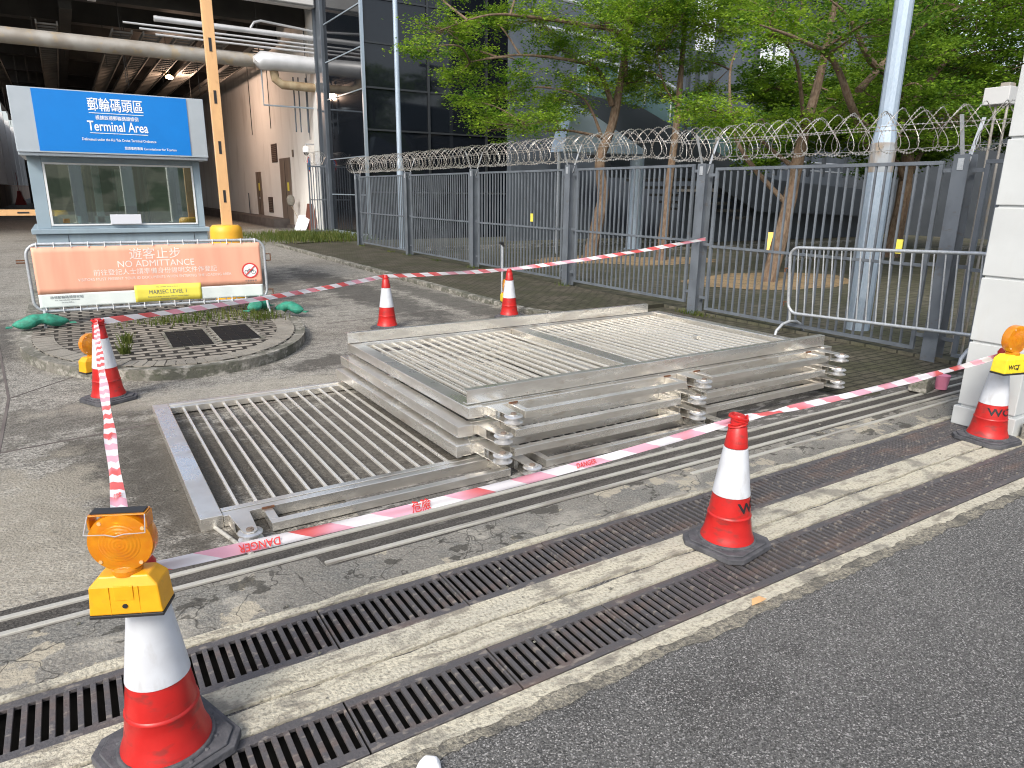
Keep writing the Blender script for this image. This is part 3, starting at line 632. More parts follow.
def tape(pts, sag, w, twist, label, words=(), period=.22, seed=1):
    rr = random.Random(seed); path = []
    for i in range(len(pts)-1):
        a, c = Vector(pts[i]), Vector(pts[i+1]); N = 48
        for k in range(N + (i == len(pts)-2)):
            u = k/N; p = a.lerp(c, u); p.z -= sag[i]*4*u*(1-u); path.append(p)
    cum = [0]
    for i in range(1, len(path)): cum.append(cum[-1]+(path[i]-path[i-1]).length)
    T = cum[-1]
    def frame(s):
        s = max(0, min(T-1e-5, s)); i = max(k for k in range(len(cum)) if cum[k] <= s) if s > 0 else 0
        i = min(i, len(path)-2); u = (s-cum[i])/(cum[i+1]-cum[i]); p = path[i].lerp(path[i+1], u)
        t = (path[min(i+3,len(path)-1)]-path[max(i-3,0)]).normalized(); side = t.cross(Vector((0,0,1))).normalized(); up = side.cross(t)
        a = twist(s/T); v = up*math.cos(a)+side*math.sin(a); return p, v, t.cross(v)
    n = 220; vs = []; fs = []; uvs = []
    for i in range(n+1):
        s = T*i/n; p, v, nn = frame(s); ww = w*(1-.12*abs(math.sin(s*3.1+seed)))
        for j in range(4):
            q = j/3-.5; vs.append(tuple(p+v*q*ww+nn*(.006*math.sin(q*9+s*7)))); uvs.append((s/period, q*w/.075))
    for i in range(n):
        for j in range(3): fs.append([i*4+j, i*4+4+j, i*4+5+j, i*4+1+j])
    me = bpy.data.meshes.new('barrier_tape'); me.from_pydata(vs, [], fs); me.update(); me.shade_smooth(); ul = me.uv_layers.new(name='UVMap')
    for l in me.loops: ul.data[l.index].uv = uvs[l.vertex_index]
    me.materials.append(tm); o = bpy.data.objects.new('barrier_tape', me); COL.objects.link(o)
    tag(o, label, 'barrier tape', 'red and white tape strung between the cones')
    for s0, wd, sc, flip in words:
        def fn(x, y):
            p, v, nn = frame(s0*T + (-x if flip else x)); return p + v*(-y if flip else y) - nn*.0075
        txt(wd, .05*sc, M['noentry'], o, fn, 'lettering', .9, bold=.001)
        def fn2(x, y):
            p, v, nn = frame(s0*T + (-x if flip else x)); return p + v*(-y if flip else y) + nn*.0075
        txt(wd, .05*sc, M['noentry'], o, fn2, 'lettering', .9, bold=.001)
    return o
TF = (.09, 2.24, .66)
tape([(.10,2.24,.655), (2.76,2.25,.695), (5.76,2.36,.665)], (.03,.02), .040, lambda u: -.50+.25*math.sin(u*9)+1.2*max(0,1-abs(u-.47)*26)-.9*max(0,1-abs(u-.53)*22), 'barrier tape running from the nearest cone past the middle cone to the white pillar', [(.055,'DANGER',.75,True),(.16,'危險',.9,False),(.30,'DANGER',.6,False)], .30, 2)
tape([(.02,2.28,.70), (.10,6.80,.70)], (.05,), .055, lambda u: 1.35-.5*u, 'barrier tape running back from the nearest cone to the cone by the island', [(.12,'危險',.6,False),(.3,'DANGER',.5,False)], .18, 5)
tape([(.14,6.84,.70), (3.5,8.77,.71), (5.40,8.76,.71), (8.12,7.5,1.16)], (.03,.01,.03), .055, lambda u: .25*math.sin(u*14), 'barrier tape running across the roadway from the island cone to the grey fence post', [], .26, 9)
# knots of tape on the cone tops
for (x, y, z, sc, lab) in ((2.75,2.22,.70,1,'tape knot wound round the top of the middle cone'), (.12,6.83,.69,1,'tape knot wound round the top of the island cone')):
    b = MB(); rr = random.Random(int(x*10)); pts = []
    for k in range(60):
        q = k*.42; pts.append((x+.042*math.cos(q)*(1+rr.uniform(-.1,.2)), y+.042*math.sin(q)*(1+rr.uniform(-.1,.2)), z+.03*math.sin(k*.23)))
    b.tube(pts, .007, 5); tag(b.build('tape_knot', M['red'], smooth=True), lab, 'tape knot', 'tape knots')

# ------------------------------------------------------------ crowd barriers
def rrect(x0, x1, z0, z1, r, y=0, closed=True):
    pts = []
    for cx, cz, a in ((x1-r, z1-r, 0), (x0+r, z1-r, 90), (x0+r, z0+r, 180), (x1-r, z0+r, 270)):
        for i in range(6):
            q = math.radians(a+18*i); pts.append((cx+r*math.cos(q), y, cz+r*math.sin(q)))
    pts.append(pts[0]); return pts
bt = thing('banner_barrier', 'steel crowd barrier carrying the coral no admittance banner in front of the kiosk', 'barrier', (-.47, 10.47, .0), math.atan2(-.12, 2.81))
BL = 2.80
b = MB(); b.tube(rrect(0, BL, .29, 1.12, .14), .019, 10); b.build('tube_frame', M['galv'], bt, smooth=True)
b = MB()
for i in range(1, 20): b.tube([(i*BL/20, 0, .30), (i*BL/20, 0, 1.11)], .007, 6)
b.build('uprights', M['galv'], bt, smooth=True)
for x in (.10, BL-.03):
    b = MB(); b.tube([(x, -.28, .13), (x, -.2, .16), (x, -.05, .30), (x, .05, .30), (x, .2, .16), (x, .28, .13)], .017, 8); b.tube([(x,0,.13),(x,0,.34)], .017, 8); b.build('foot', M['galv'], bt, smooth=True)
b = MB(); b.tube([(-.02,0,.93),(-.11,0,.93),(-.11,.0,.90),(-.02,.0,.90)], .009, 6); b.build('hook', M['rust'], bt)
for z in (.92,.42):
    b = MB(); b.tube([(BL+.015,0,z),(BL+.08,0,z),(BL+.08,0,z-.09),(BL+.015,0,z-.09)], .009, 6); b.build('hook', M['rust'], bt)
def wav(x, z): return -.026 - .006*math.sin(x*7.5) - .003*math.sin(x*23+z*3)
def sheetgrid(x0, x1, z0, z1, dy, name, m, par, nx=90, nz=8, sol=.002):
    b = MB()
    for i in range(nx+1):
        for j in range(nz+1):
            x = x0+(x1-x0)*i/nx; z = z0+(z1-z0)*j/nz; b.v.append(Vector((x, wav(x, z)+dy, z)))
    for i in range(nx):
        for j in range(nz):
            a = i*(nz+1)+j; b.f.append([a, a+nz+1, a+nz+2, a+1])
    o = b.build(name, m, par, smooth=True); s = o.modifiers.new('t', 'SOLIDIFY'); s.thickness = sol; s.offset = 0; return o
ban = sheetgrid(.06, BL-.06, .505, 1.085, 0, 'banner', M['coral'], bt)
sheetgrid(.06, BL-.06, .335, .5045, 0, 'banner_strip', M['bannerwhite'], ban)
def bl(cx, cz): return lambda x, y: (cx+x, wav(cx+x, cz+y)-.004, cz+y)
txt('遊客止步', .155, M['bannertext'], ban, bl(1.42, .965), sx=1.0)
txt('NO ADMITTANCE', .118, M['bannertext'], ban, bl(1.42, .845), sx=.95)
txt('前往登記人士請準備身份證明文件作登記', .082, M['bannertext'], ban, bl(1.42, .745), sx=1.0)
txt('VISITORS MUST PRESENT YOUR ID DOCUMENTS WHEN ENTERING THE LOADING AREA', .05, M['bannertext'], ban, bl(1.42, .665), sx=.92)
txt('啟德郵輪碼頭保安組', .04, M['fence'], ban, bl(.36, .46)); txt('KAI TAK CRUISE TERMINAL', .022, M['fence'], ban, bl(.36, .425)); txt('Security Office', .022, M['fence'], ban, bl(.36, .395))
pl = sheetgrid(1.12, 1.93, .345, .565, -.006, 'placard', M['placard'], bt, 24, 3)
def pt(cx, cz): return lambda x, y: (cx+x, wav(cx+x, cz+y)-.009, cz+y)
txt('MARSEC LEVEL 1', .075, M['fence'], pl, pt(1.52, .465), sx=.85); txt('The current security level is', .026, M['fence'], pl, pt(1.52, .535))
txt('Restricted area, no entry without authorisation', .026, M['fence'], pl, pt(1.52, .405)); txt('MARITIME SECURITY', .022, M['fence'], pl, pt(1.52, .37))
def ring(cx, cz, r0, r1, name, m, par, dy):
    b = MB(); N = 40
    for i in range(N):
        q0, q1 = 2*PI*i/N, 2*PI*(i+1)/N
        P = [(cx+r*math.cos(q), 0, cz+r*math.sin(q)) for r, q in ((r0,q0),(r1,q0),(r1,q1),(r0,q1))]
        b.quad(*[(p[0], wav(p[0], p[2])-dy, p[2]) for p in P])
    return b.build(name, m, par)
rd = ring(2.585, .70, .0005, .098, 'roundel', M['signwhite'], ban, .005); ring(2.585, .70, .088, .108, 'roundel_ring', M['noentry'], rd, .0065)
b = MB()
def wseg(a, c, w=.008):
    a = Vector((a[0], wav(a[0],a[1])-.008, a[1])); c = Vector((c[0], wav(c[0],c[1])-.008, c[1])); b.bar(a, c, .002, w)
cx, cz = 2.585, .69
for s in (-.045, .045):
    pr = [(cx+s+.027*math.cos(2*PI*k/16), cz-.01+.027*math.sin(2*PI*k/16)) for k in range(17)]
    for i in range(16): wseg(pr[i], pr[i+1], .005)
for a, c in (((-.045,-.01),(-.012,.03)),((-.012,.03),(.03,.03)),((.03,.03),(.045,-.01)),((-.012,.03),(.0,-.01)),((.0,-.01),(.03,.03)),((.03,.03),(.028,.05)),((-.02,.045),(-.005,.045))): wseg((cx+a[0],cz+a[1]),(cx+c[0],cz+c[1]),.005)
b.build('bicycle_symbol', M['ink'], rd)
b = MB(); a, c = Vector((2.52,wav(2.52,.63)-.012,.635)), Vector((2.655,wav(2.65,.77)-.012,.77)); b.bar(a, c, .002, .014); b.build('diagonal_bar', M['noentry'], rd)
txt('不准騎單車', .032, M['fence'], ban, bl(2.585, .555)); txt('No Cycling', .022, M['fence'], ban, bl(2.585, .525))
b = MB()
for i in range(15):
    x = .12+i*(BL-.24)/14
    b.box(x-.004, x+.004, -.035, .022, 1.075, 1.142); b.box(x-.004, x+.004, -.035, .022, .268, .345)
b.build('cable_ties', M['signwhite'], bt)
def sandbag(loc, rz, L, label, seed):
    r = random.Random(seed); b = MB(); N = 14; n = 14
    pts = []
    for i in range(N+1):
        u = i/N; x = (u-.5)*L; rad = (.105*math.sin(PI*min(1,max(0,(u*1.04-.02))))**.45)+.004
        rad *= 1-.35*math.exp(-((u-.5)/.09)**2)
        for k in range(n):
            q = 2*PI*k/n; rr_ = rad*(1+r.uniform(-.10,.10))
            z = max(.002, .080 + rr_*.82*math.sin(q) + .05*math.exp(-((u-.5)/.2)**2)); b.v.append(Vector((x, rr_*1.0*math.cos(q), z)))
    for i in range(N):
        for k in range(n): b.f.append([i*n+k, i*n+(k+1)%n, (i+1)*n+(k+1)%n, (i+1)*n+k])
    b.f.append(list(reversed(range(n)))); b.f.append([N*n+k for k in range(n)])
    o = b.build('sandbag', M['green'], smooth=True); o.location = loc; o.rotation_euler = (0,0,rz)
    s = o.modifiers.new('s', 'SUBSURF'); s.levels = s.render_levels = 1
    for e in (-1, 1):
        k = MB(); k.prism([(e*L*.49,-.03),(e*(L*.49+.07),-.055),(e*(L*.49+.06),.05),(e*L*.49,.03)], .05, .062); k.build('bag_end', M['green'], o)
    return tag(o, label, 'sandbag', 'green sandbags weighing down the banner barrier')
sandbag((-.42, 10.20, .115), .12, .60, 'long green sandbag on the left foot of the banner barrier', 2)
sandbag((2.18, 10.28, .115), .75, .48, 'green sandbag on the right foot of the banner barrier, nearer the kiosk side', 4)
sandbag((2.60, 10.28, .04), -.75, .46, 'green sandbag tipped off the island at the far right foot of the banner barrier', 6)

cbt = thing('crowd_barrier', 'plain galvanised crowd barrier standing beside the white pillar in front of the grey fence', 'barrier', (7.95, 5.78, .03), -PI/2-.0)
cbt.rotation_euler = (.06, -.042, -PI/2)
b = MB(); b.tube(rrect(0, 2.4, .28, 1.13, .13), .02, 10); b.build('tube_frame', M['galv'], cbt, smooth=True)
b = MB()
for i in range(1, 20): b.tube([(i*.12, 0, .29), (i*.12, 0, 1.12)], .0085, 8)
b.build('uprights', M['galv'], cbt, smooth=True)
for x in (.03, 2.30):
    b = MB(); b.tube([(x,-.30,-.02),(x,-.26,.08),(x,-.14,.15),(x,0,.17),(x,.14,.15),(x,.26,.08),(x,.30,-.02)], .019, 10); b.tube([(x,0,.17),(x,0,.34)], .019, 10); b.build('foot', M['galv'], cbt, smooth=True)
for z in (.42,.86):
    b = MB(); b.tube([(-.018,0,z),(-.07,0,z),(-.07,0,z-.05)], .01, 6); b.build('hook', M['rust'], cbt)

# ------------------------------------------------------------ kiosk
kt = thing('ticket_kiosk', 'grey blue security kiosk with big blue terminal area sign behind the banner', 'kiosk', (0,0,0))
b = MB(); b.box(-.42, 2.06, 13.25, 15.2, .12, 1.09); b.box(-.47, 2.10, 13.19, 15.25, 1.092, 1.17)
b.build('base', M['kblue'], kt, bev=.01)
gl = MB(); gl.box(.0,.006, 13.243, 13.249, .2, 1.08).box(1.84,1.846, 13.243, 13.249, .2, 1.08); gl.build('base_seams', M['blacktrim'], kt)
b = MB(); b.box(-.38,-.20,13.27,13.45,1.172,2.249); b.box(1.93,2.04,13.27,13.45,1.172,2.249); b.box(-.198,1.928,13.27,13.40,1.172,1.215); b.box(-.198,1.928,13.27,13.40,2.17,2.249)
b.box(-.38,-.28,15.0,15.15,1.172,2.249); b.box(1.93,2.04,15.0,15.15,1.172,2.249); b.box(-.38,-.34,13.452,14.998,1.172,1.5); b.box(2.0,2.04,13.452,14.998,1.172,2.249); b.box(.5,.62,15.0,15.1,1.172,2.249); b.box(-.278,1.928,15.0,15.15,1.172,1.3)
b.build('wall', M['kblue'], kt, bev=.004)
fr = MB(); fr.box(-.195,-.165,13.255,13.30,1.217,2.168).box(1.90,1.926,13.255,13.30,1.217,2.168).box(-.164,1.899,13.255,13.30,1.217,1.24).box(-.164,1.899,13.255,13.30,2.14,2.168)
wf_ = fr.build('window_frame', M['frame'], kt, bev=.002)
gm = bpy.data.materials.new('kiosk glass'); gm.use_nodes = True; n = gm.node_tree
t1 = n.nodes.new('ShaderNodeBsdfTransparent'); t1.inputs[0].default_value = (.62,.72,.66,1); t2 = n.nodes.new('ShaderNodeBsdfGlossy'); t2.inputs['Roughness'].default_value = .015; t2.inputs[0].default_value = (.78,.84,.80,1)
ms = n.nodes.new('ShaderNodeMixShader'); ms.inputs[0].default_value = .36; n.links.new(t1.outputs[0], ms.inputs[1]); n.links.new(t2.outputs[0], ms.inputs[2]); n.links.new(ms.outputs[0], n.nodes['Material Output'].inputs[0])
MB().box(-.164,1.899,13.28,13.286,1.241,2.139).build('window_pane', gm, wf_)
b = MB()
for x in (.30,.36,.74,1.12,1.20): b.box(x, x+.035, 13.6, 13.63, 1.18, 2.24)
b.build('inner_mullions', M['steelblue'], kt)
MB().box(1.25,1.62,13.66,13.69,1.25,2.24).build('reflection_slat', M['wood'], kt)  # pale slats stand in for columns reflected in the kiosk window
MB().box(.22,.42,13.66,13.69,1.18,2.24).build('reflection_slat', M['paverstone'], kt)
MB().box(.80,1.08,13.9,13.93,1.5,2.1).build('reflection_slat', M['wall'], kt)
b = MB(); b.box(-.1,.18,14.2,14.4,1.172,1.35); b.box(.9,1.5,14.1,14.5,1.172,1.38); b.box(1.56,1.8,14.6,14.62,1.3,2.1); b.build('desk', M['wood'], kt, bev=.01)
b = MB(); b.box(.62,1.06,13.20,13.25,1.235,1.385); b.build('notice_tray', M['boardwhite'], kt, bev=.004)
b = MB(); b.box(-.47, 2.14, 12.92, 15.3, 2.30, 3.20); b.box(-.46, 2.13, 12.935, 15.29, 2.251, 2.298)
b.build('sign_box', M['kpanel'], kt, bev=.008)
sb = MB().box(-.185, 1.885, 12.908, 12.919, 2.32, 3.185).build('blue_sign', M['signblue'], kt)
MB().box(-.47, 2.14, 12.905, 12.9185, 2.2995, 2.3185).build('sign_trim', M['kpanel'], sb)
def kf(cx, cz): return lambda x, y: (cx+x, 12.904, cz+y)
W_ = M['signwhite']
txt('郵輪碼頭區', .205, W_, sb, kf(.88, 3.00), sx=.74, bold=.004); MB().box(.51,1.25,12.9035,12.907,2.888,2.897).build('underline', W_, sb)
txt('根據啟德郵輪碼頭條例', .068, W_, sb, kf(.88, 2.825), bold=.001, sx=.86)
txt('Terminal Area', .20, W_, sb, kf(.88, 2.70), sx=.70, bold=.005); MB().box(.49,1.28,12.9035,12.907,2.600,2.609).build('underline', W_, sb)
txt('Delineated under the Kai Tak Cruise Terminal Ordinance', .054, W_, sb, kf(.88, 2.51), sx=.80, bold=.001)
txt('旅遊事務專員 Commissioner for Tourism', .050, W_, sb, kf(1.30, 2.395), sx=.85, bold=.001)

# boom barriers
t = thing('boom_barrier', 'raised orange boom barrier on a yellow cabinet beside the kiosk', 'boom barrier', (2.07, 11.6, .115))
b = MB(); b.lathe([(.16,0),(.235,.001),(.235,1.05),(.225,1.12),(.19,1.155),(.001,1.16)], 28); b.build('cabinet', M['cabinet'], t, smooth=True)
b = MB(); b.prism([(-.075,-.05),(.075,-.05),(.075,.02),(-.075,.02)], 1.155, 7.2, Matrix.Translation((.02,0,0))); pole_ = b.build('boom', M['orangeboom'], t, bev=.006)
b = MB()
for i in range(8):
    z = 1.58+.70*i-.0; b.box(.00,.038,-.0545,-.0505,z-.09,z+.09)
b.build('reflector_strips', M['blacktrim'], pole_)
t = thing('boom_barrier', 'lowered orange boom barrier across the far left lane', 'boom barrier', (-.15, 22.0, 0))
b = MB(); b.lathe([(.22,0),(.235,.001),(.235,1.15),(.2,1.22),(.001,1.23)], 28); b.build('cabinet', M['cabinet'], t, smooth=True)
b = MB(); b.box(-6.5,-.1,-.24,-.20,1.10,1.25); pole_ = b.build('boom', M['orangeboom'], t, bev=.006)
b = MB()
for i in range(6): b.box(-.85-i*1.0,-.6-i*1.0,-.2445,-.2405,1.155,1.195)
b.build('reflector_strips', M['blacktrim'], pole_)

# ------------------------------------------------------------ fence with razor wire
FX = 8.13; FZ = SW
posts = [(.4,0), (4.0,0), (7.62,0), (10.95,FZ), (14.68,FZ), (18.45,FZ), (22.4,FZ)]
pnames = ['hidden end post', 'grey fence post behind the plain crowd barrier', 'grey fence post where the tape is tied', 'grey fence post behind the far small cone', 'fourth grey fence post from the white pillar',
          'fifth grey fence post from the white pillar', 'last grey fence post at the glass building corner']
def fence_post():
    t = thing('fence_post', 'x', 'fence post')
    b = MB(); b.box(-.085,-.073,-.08,.08,0,2.24); b.box(.073,.085,-.08,.08,0,2.24); b.box(-.0725,.0725,-.005,.005,0,2.238); b.build('post', M['fence'], t, bev=.002)
    for s in (-1, 1):
        b = MB(); b.bar((s*.03,0,2.10),(s*.23,0,2.62),.04,.006); b.build('wire_arm', M['galv'], t)
    b = MB(); b.box(-.092,-.086,-.03,.03,2.08,2.2); b.build('bolt_plate', M['galv'], t, bev=.002)
    return t
fp = None
for (y, z), lab in zip(posts[1:], pnames[1:]):
    o = fence_post() if fp is None else copy_tree(fp)
    if fp is None: fp = o
    o.location = (FX, y, z); tag(o, lab, 'fence post', 'grey posts of the razor wire fence')
def fence_panel(L):
    t = thing('railing_fence', 'x', 'fence')
    b = MB(); b.box(-.02,.02,0,L,2.13,2.17); b.box(-.02,.02,0,L,.09,.13); b.box(-.02,.02,0,.045,.131,2.129); b.box(-.02,.02,L-.045,L,.131,2.129); b.box(-.02,.02,.046,L-.046,1.03,1.065)
    b.build('panel_frame', M['fence'], t, bev=.002)
    n = int(round((L-.09)/.118)); p = (L-.09)/n; b = MB()
    for i in range(1, n):
        y = .045+i*p; b.box(-.011,.011,y-.011,y+.011,.1305,1.0295); b.box(-.011,.011,y-.011,y+.011,1.0655,2.1295)
    b.build('pickets', M['fence'], t)
    for y0, y1 in ((-.13,-.001),(L+.001,L+.13)):
        for z in (.25,1.05,2.05): MB().box(-.008,.008,y0,y1,z,z+.04).build('fixing_lug', M['fence'], t)
    return t
bays = ['grey railing fence panel running behind the white pillar', 'grey railing fence panel behind the plain crowd barrier', 'grey railing fence panel behind the right end of the gate pile', 'grey railing fence panel behind the far small cone',
        'grey railing fence panel, fifth from the white pillar', 'grey railing fence panel nearest the glass building']
for i in range(6):
    y0, y1 = posts[i][0], posts[i+1][0]; t = fence_panel(y1-y0-.42); t.location = (FX, y0+.21, posts[i+1][1] if i > 1 else .01)
    tag(t, bays[i], 'fence', 'grey railing panels between the posts')
    if i in (1, 3): MB().box(-.035,-.022,.30 if i == 1 else 1.0,.37 if i == 1 else 1.08,1.16,1.32).build('warning_tag', M['placard'], t)
razor = thing('razor_wire', 'coiled razor wire along the top of the grey fence', 'razor wire', (FX, 0, 0))
def coil(hand, ph, y0, y1, pitch, R, seed):
    r = random.Random(seed); b = MB(); N = int((y1-y0)/pitch); k = 26; pts = []
    for i in range(N*k+1):
        q = hand*2*PI*i/k + ph; lp = i/k; y = y0 + (y1-y0)*i/(N*k)
        zb = 2.28 + (FZ if y > 8.3 else 0)
        wob = 1+.05*math.sin(lp*1.7+ph); cxx = .03*math.sin(lp*.9+ph)
        pts.append(Vector((cxx+R*wob*math.cos(q), y+.05*math.sin(q*2), zb+R+R*wob*math.sin(q)*.98)))
    b.tube(pts, .0035, 4, False); o = b.build('wire_coil', M['razor'], razor)
    b = MB(); acc = 0
    for i in range(len(pts)-1):
        a, c = pts[i], pts[i+1]; L = (c-a).length; t = (c-a)/L; s = t.cross(Vector((0,1,0))).normalized(); step = .046 if a.y < 12 else .06
        while acc < L:
            p = a+t*acc; w = s*.015+Vector((0,r.uniform(-.004,.004),0)); h = t*.016
            b.quad(p-h-w*.7, p+w*.15-h*.1, p+h+w, p-w*.15+h*.1) if False else b.quad(p-h, p-w, p+h, p+w)
            acc += step
        acc -= L
    b.build('barbs', M['razor'], o)
coil(1, 0, 2.2, 22.9, .205, .235, 1); coil(1, 2.1, 2.35, 22.9, .43, .225, 2)
b = MB()
for x, z in ((-.2,2.55),(.2,2.55),(0,2.32)):
    b.tube([(x, y, z+(FZ if y > 8.3 else 0)+.012*math.sin(y*2.1+x*9)) for y in [2.2+.5*i for i in range(42)]], .003, 4, False)
o = b.build('line_wire', M['razor'], razor); b = MB()
for x, z in ((-.2,2.55),(.2,2.55)):
    y = 2.2
    while y < 22.6:
        zz = z+(FZ if y > 8.3 else 0)+.012*math.sin(y*2.1+x*9); b.quad((x,y-.012,zz),(x,y,zz-.011),(x,y+.012,zz),(x,y,zz+.011)); y += .05
b.build('line_barbs', M['razor'], o)

# ------------------------------------------------------------ poles
t = thing('lamp_post', 'tall thick blue grey lamp post behind the grey fence near the pillar', 'lamp post', (8.98, 5.44, .05))
b = MB(); b.lathe([(.150,0),(.150,2.38)], 12); b.build('base_sleeve', M['polegalv'], t)
b = MB(); b.lathe([(.152,2.05),(.152,2.40),(.146,2.41)], 12); b.build('rusty_collar', M['polerust'], t)
b = MB(); b.lathe([(.148,2.41),(.135,2.50),(.112,2.62),(.098,9.0)], 12); b.build('shaft', M['polegalv'], t)
t = thing('lamp_post', 'slim blue grey pole behind the far end of the fence', 'lamp post', (8.95, 20.87, .05))
b = MB(); b.lathe([(.105,0),(.10,2.6),(.075,2.75),(.065,11)], 12); b.build('shaft', M['polegalv'], t)
b = MB(); b.lathe([(.16,0),(.16,.02),(.11,.03)], 12); b.build('base_plate', M['polegalv'], t)
t = thing('slim_post', 'short white post with a dark top on the pavement behind the far small cone', 'post', (6.25, 10.3, SW))
b = MB(); b.tube([(0,0,0),(0,0,.86)], .02, 10); b.build('shaft', M['galv'], t, smooth=True)
b = MB(); b.tube([(-.05,0,.90),(0,0,.90),(.012,0,.84)], .028, 8); b.build('cap', M['blacktrim'], t, smooth=True)

# ------------------------------------------------------------ white pillar
t = thing('gate_pillar', 'white painted block pillar at the right with a lettered cone at its foot', 'pillar', (0,0,0))
zs = [0,.17,.70,1.21,1.74,2.23,2.74,3.25,3.8]
b = MB(); b.box(6.018,6.9,2.285,2.665,0,3.8); b.build('core', M['pillar'], t)
b = MB()
for i in range(8):
    e = .02 if i == 0 else 0
    b.box(6.0-e,6.92,2.267-e,2.683+e,zs[i]+.009,zs[i+1]-.009)
b.build('blocks', M['pillar'], t, bev=.006)
b = MB(); b.box(5.99+.05,9.5,1.98,2.22,-.02,.13); tag(b.build('kerb_block', M['apron'], bev=.01), 'low pale concrete plinth at the foot of the white pillar', 'plinth')
t = thing('junction_box', 'pale grey junction box with two conduits behind the white pillar', 'junction box', (8.36, 3.80, 2.74))
b = MB(); b.box(0,.22,0,.25,0,.17); b.build('box', M['fascia'], t, bev=.008)
b = MB(); b.box(.04,.17,.03,.12,.171,.21); b.build('lid', M['pipe'], t, bev=.005)
b = MB(); b.tube([(.07,.03,0),(.07,.03,-2.68)], .013, 6); b.tube([(.07,.14,0),(.07,.14,-2.68)], .013, 6); b.build('conduits', M['pipe'], t, smooth=True)
b = MB(); b.box(0,.22,0,.16,0,.14); o = tag(b.build('concrete_block', M['kerb'], bev=.01), 'rough grey concrete block on the gate tracks behind the white pillar', 'block'); o.location = (6.62,3.25,.02); o.rotation_euler = (0,0,.15)
b = MB(); b.lathe([(.05,0),(.065,.13),(.068,.135),(.001,.12)], 16); o = tag(b.build('pink_pot', mat('pink plastic', (.75,.25,.38), rough=.5), smooth=True), 'small pink plastic pot beside the concrete block at the pillar', 'pot'); o.location = (6.95,3.28,.02)
b = MB(); b.v = [Vector(p) for p in ((0,0,0),(.07,-.02,.004),(.09,.04,.0),(.04,.07,.003),(0,.05,0),(.01,.01,.03),(.06,0,.035),(.075,.035,.03),(.04,.055,.036),(.01,.04,.03))]; b.f = [[4,3,2,1,0],[5,6,7,8,9],[0,1,6,5],[1,2,7,6],[2,3,8,7],[3,4,9,8],[4,0,5,9]]
o = tag(b.build('white_rag', M['signwhite'], bev=.01), 'crumpled white scrap on the asphalt at the bottom of the photo', 'litter'); o.location = (.72,1.66,.006)
b = MB(); b.quad((0,0,.006),(.05,-.012,.016),(.10,.0,.008),(.085,.03,.012),(.04,.035,.008)); o = tag(b.build('dry_leaf', M['orangeboom']), 'dry orange leaf on the cream kerb beyond the front drain', 'leaf'); o.location = (2.40,1.76,.008)
rr = random.Random(2); b = MB()
for i in range(140):
    x, y = rr.uniform(-.3,5.5), rr.uniform(2.0,6.5); s = rr.uniform(.003,.010)
    z = .016; b.v += [Vector((x-s,y-s,z)),Vector((x+s,y-s*.6,z)),Vector((x+s*.7,y+s,z)),Vector((x-s*.8,y+s*.7,z)),Vector((x,y,z+s))]; k = len(b.v)-5; b.f += [[k,k+1,k+4],[k+1,k+2,k+4],[k+2,k+3,k+4],[k+3,k,k+4]]
tag(b.build('pebbles', M['kerb']), 'small loose stones scattered on the concrete', 'gravel', kind='stuff')

# ------------------------------------------------------------ glass building
t = thing('glass_building', 'dark glass fronted building with pale corner mullion behind the fence', 'building', (0,0,0))
b = MB(); b.box(9.43, 44, 24.93, 29.0, 0, 15); b.build('glazing', M['glassdark'], t)
b = MB()
for z in (1.65,3.0,5.25,6.6,7.95,9.4): b.box(9.402,9.428,24.95,28.95,z-.02,z+.02)
b.box(9.402,9.428,24.95,28.95,0,.25)
b.build('side_transoms', M['mull'], t)
b = MB()
for z in (1.75,3.9,5.3,6.75,8.15,9.6): b.box(9.5,44,24.88,24.928,z-.03,z+.03)
x = 11.9
while x < 44: b.box(x-.035,x+.035,24.86,24.925,.0,15); x += 2.45
b.build('front_mullions', M['mulldark'], t)
b = MB(); b.box(9.36,9.47,24.84,24.945,0,15); b.build('corner_mullion', M['mull'], t, bev=.005)
b = MB(); b.box(9.30,9.62,29.02,29.5,0,15); b.build('corner_column', M['steelblue'], t, bev=.02)
b = MB(); b.box(9.22,9.36,29.60,29.72,0,12); b.build('downpipe', M['steelblue'], t)
# ------------------------------------------------------------ service building with white wall
t = thing('service_building', 'white walled loading bay building with brown doors under the deck', 'building', (0,0,0))
b = MB(); b.box(9.5, 14, 29.9, 95, 0, 9.2); b.build('wall', M['wall'], t)
b = MB(); b.box(9.28, 9.497, 29.75, 30.6, 0, 9.2); b.build('wall_end', M['pillar'], t, bev=.01)
b = MB(); b.box(9.30,9.497,31.0,95,.0,.16); b.box(8.7,9.497,36.0,95,.0,.42); b.build('plinth', M['plinth'], t)
for y0, y1, z0, z1 in ((35.3,37.2,.43 if 0 else .1,3.3),(41.4,42.6,.43,2.75)):
    b = MB(); b.box(9.462,9.497,y0,y1,z0,z1); dd = b.build('door', M['door'], t, bev=.004)
    b = MB(); b.box(9.45,9.461,(y0+y1)/2-.015,(y0+y1)/2+.015,z0+.02,z1-.02); b.build('door_gap', M['blacktrim'], dd)
    b = MB(); b.box(9.45,9.461,y0+.35,y0+.65,1.75,2.15); b.build('door_sign', M['placard'], dd)
    b = MB(); b.box(9.43,9.461,(y0+y1)/2-.16,(y0+y1)/2-.06,1.3,1.4); b.build('handle', M['galv'], dd)
for y0, y1, z0, z1 in ((37.6,38.7,3.15,4.05),(39.2,40.1,.62,1.42)):
    b = MB(); b.box(9.47,9.497,y0,y1,z0,z1); k = b.build('louvre_vent', M['louvre'], t); b = MB(); z = z0+.05
    while z < z1-.04: b.box(9.452,9.469,y0+.08,y1-.08,z,z+.035); z += .09
    b.build('louvre_slats', M['door'], k)
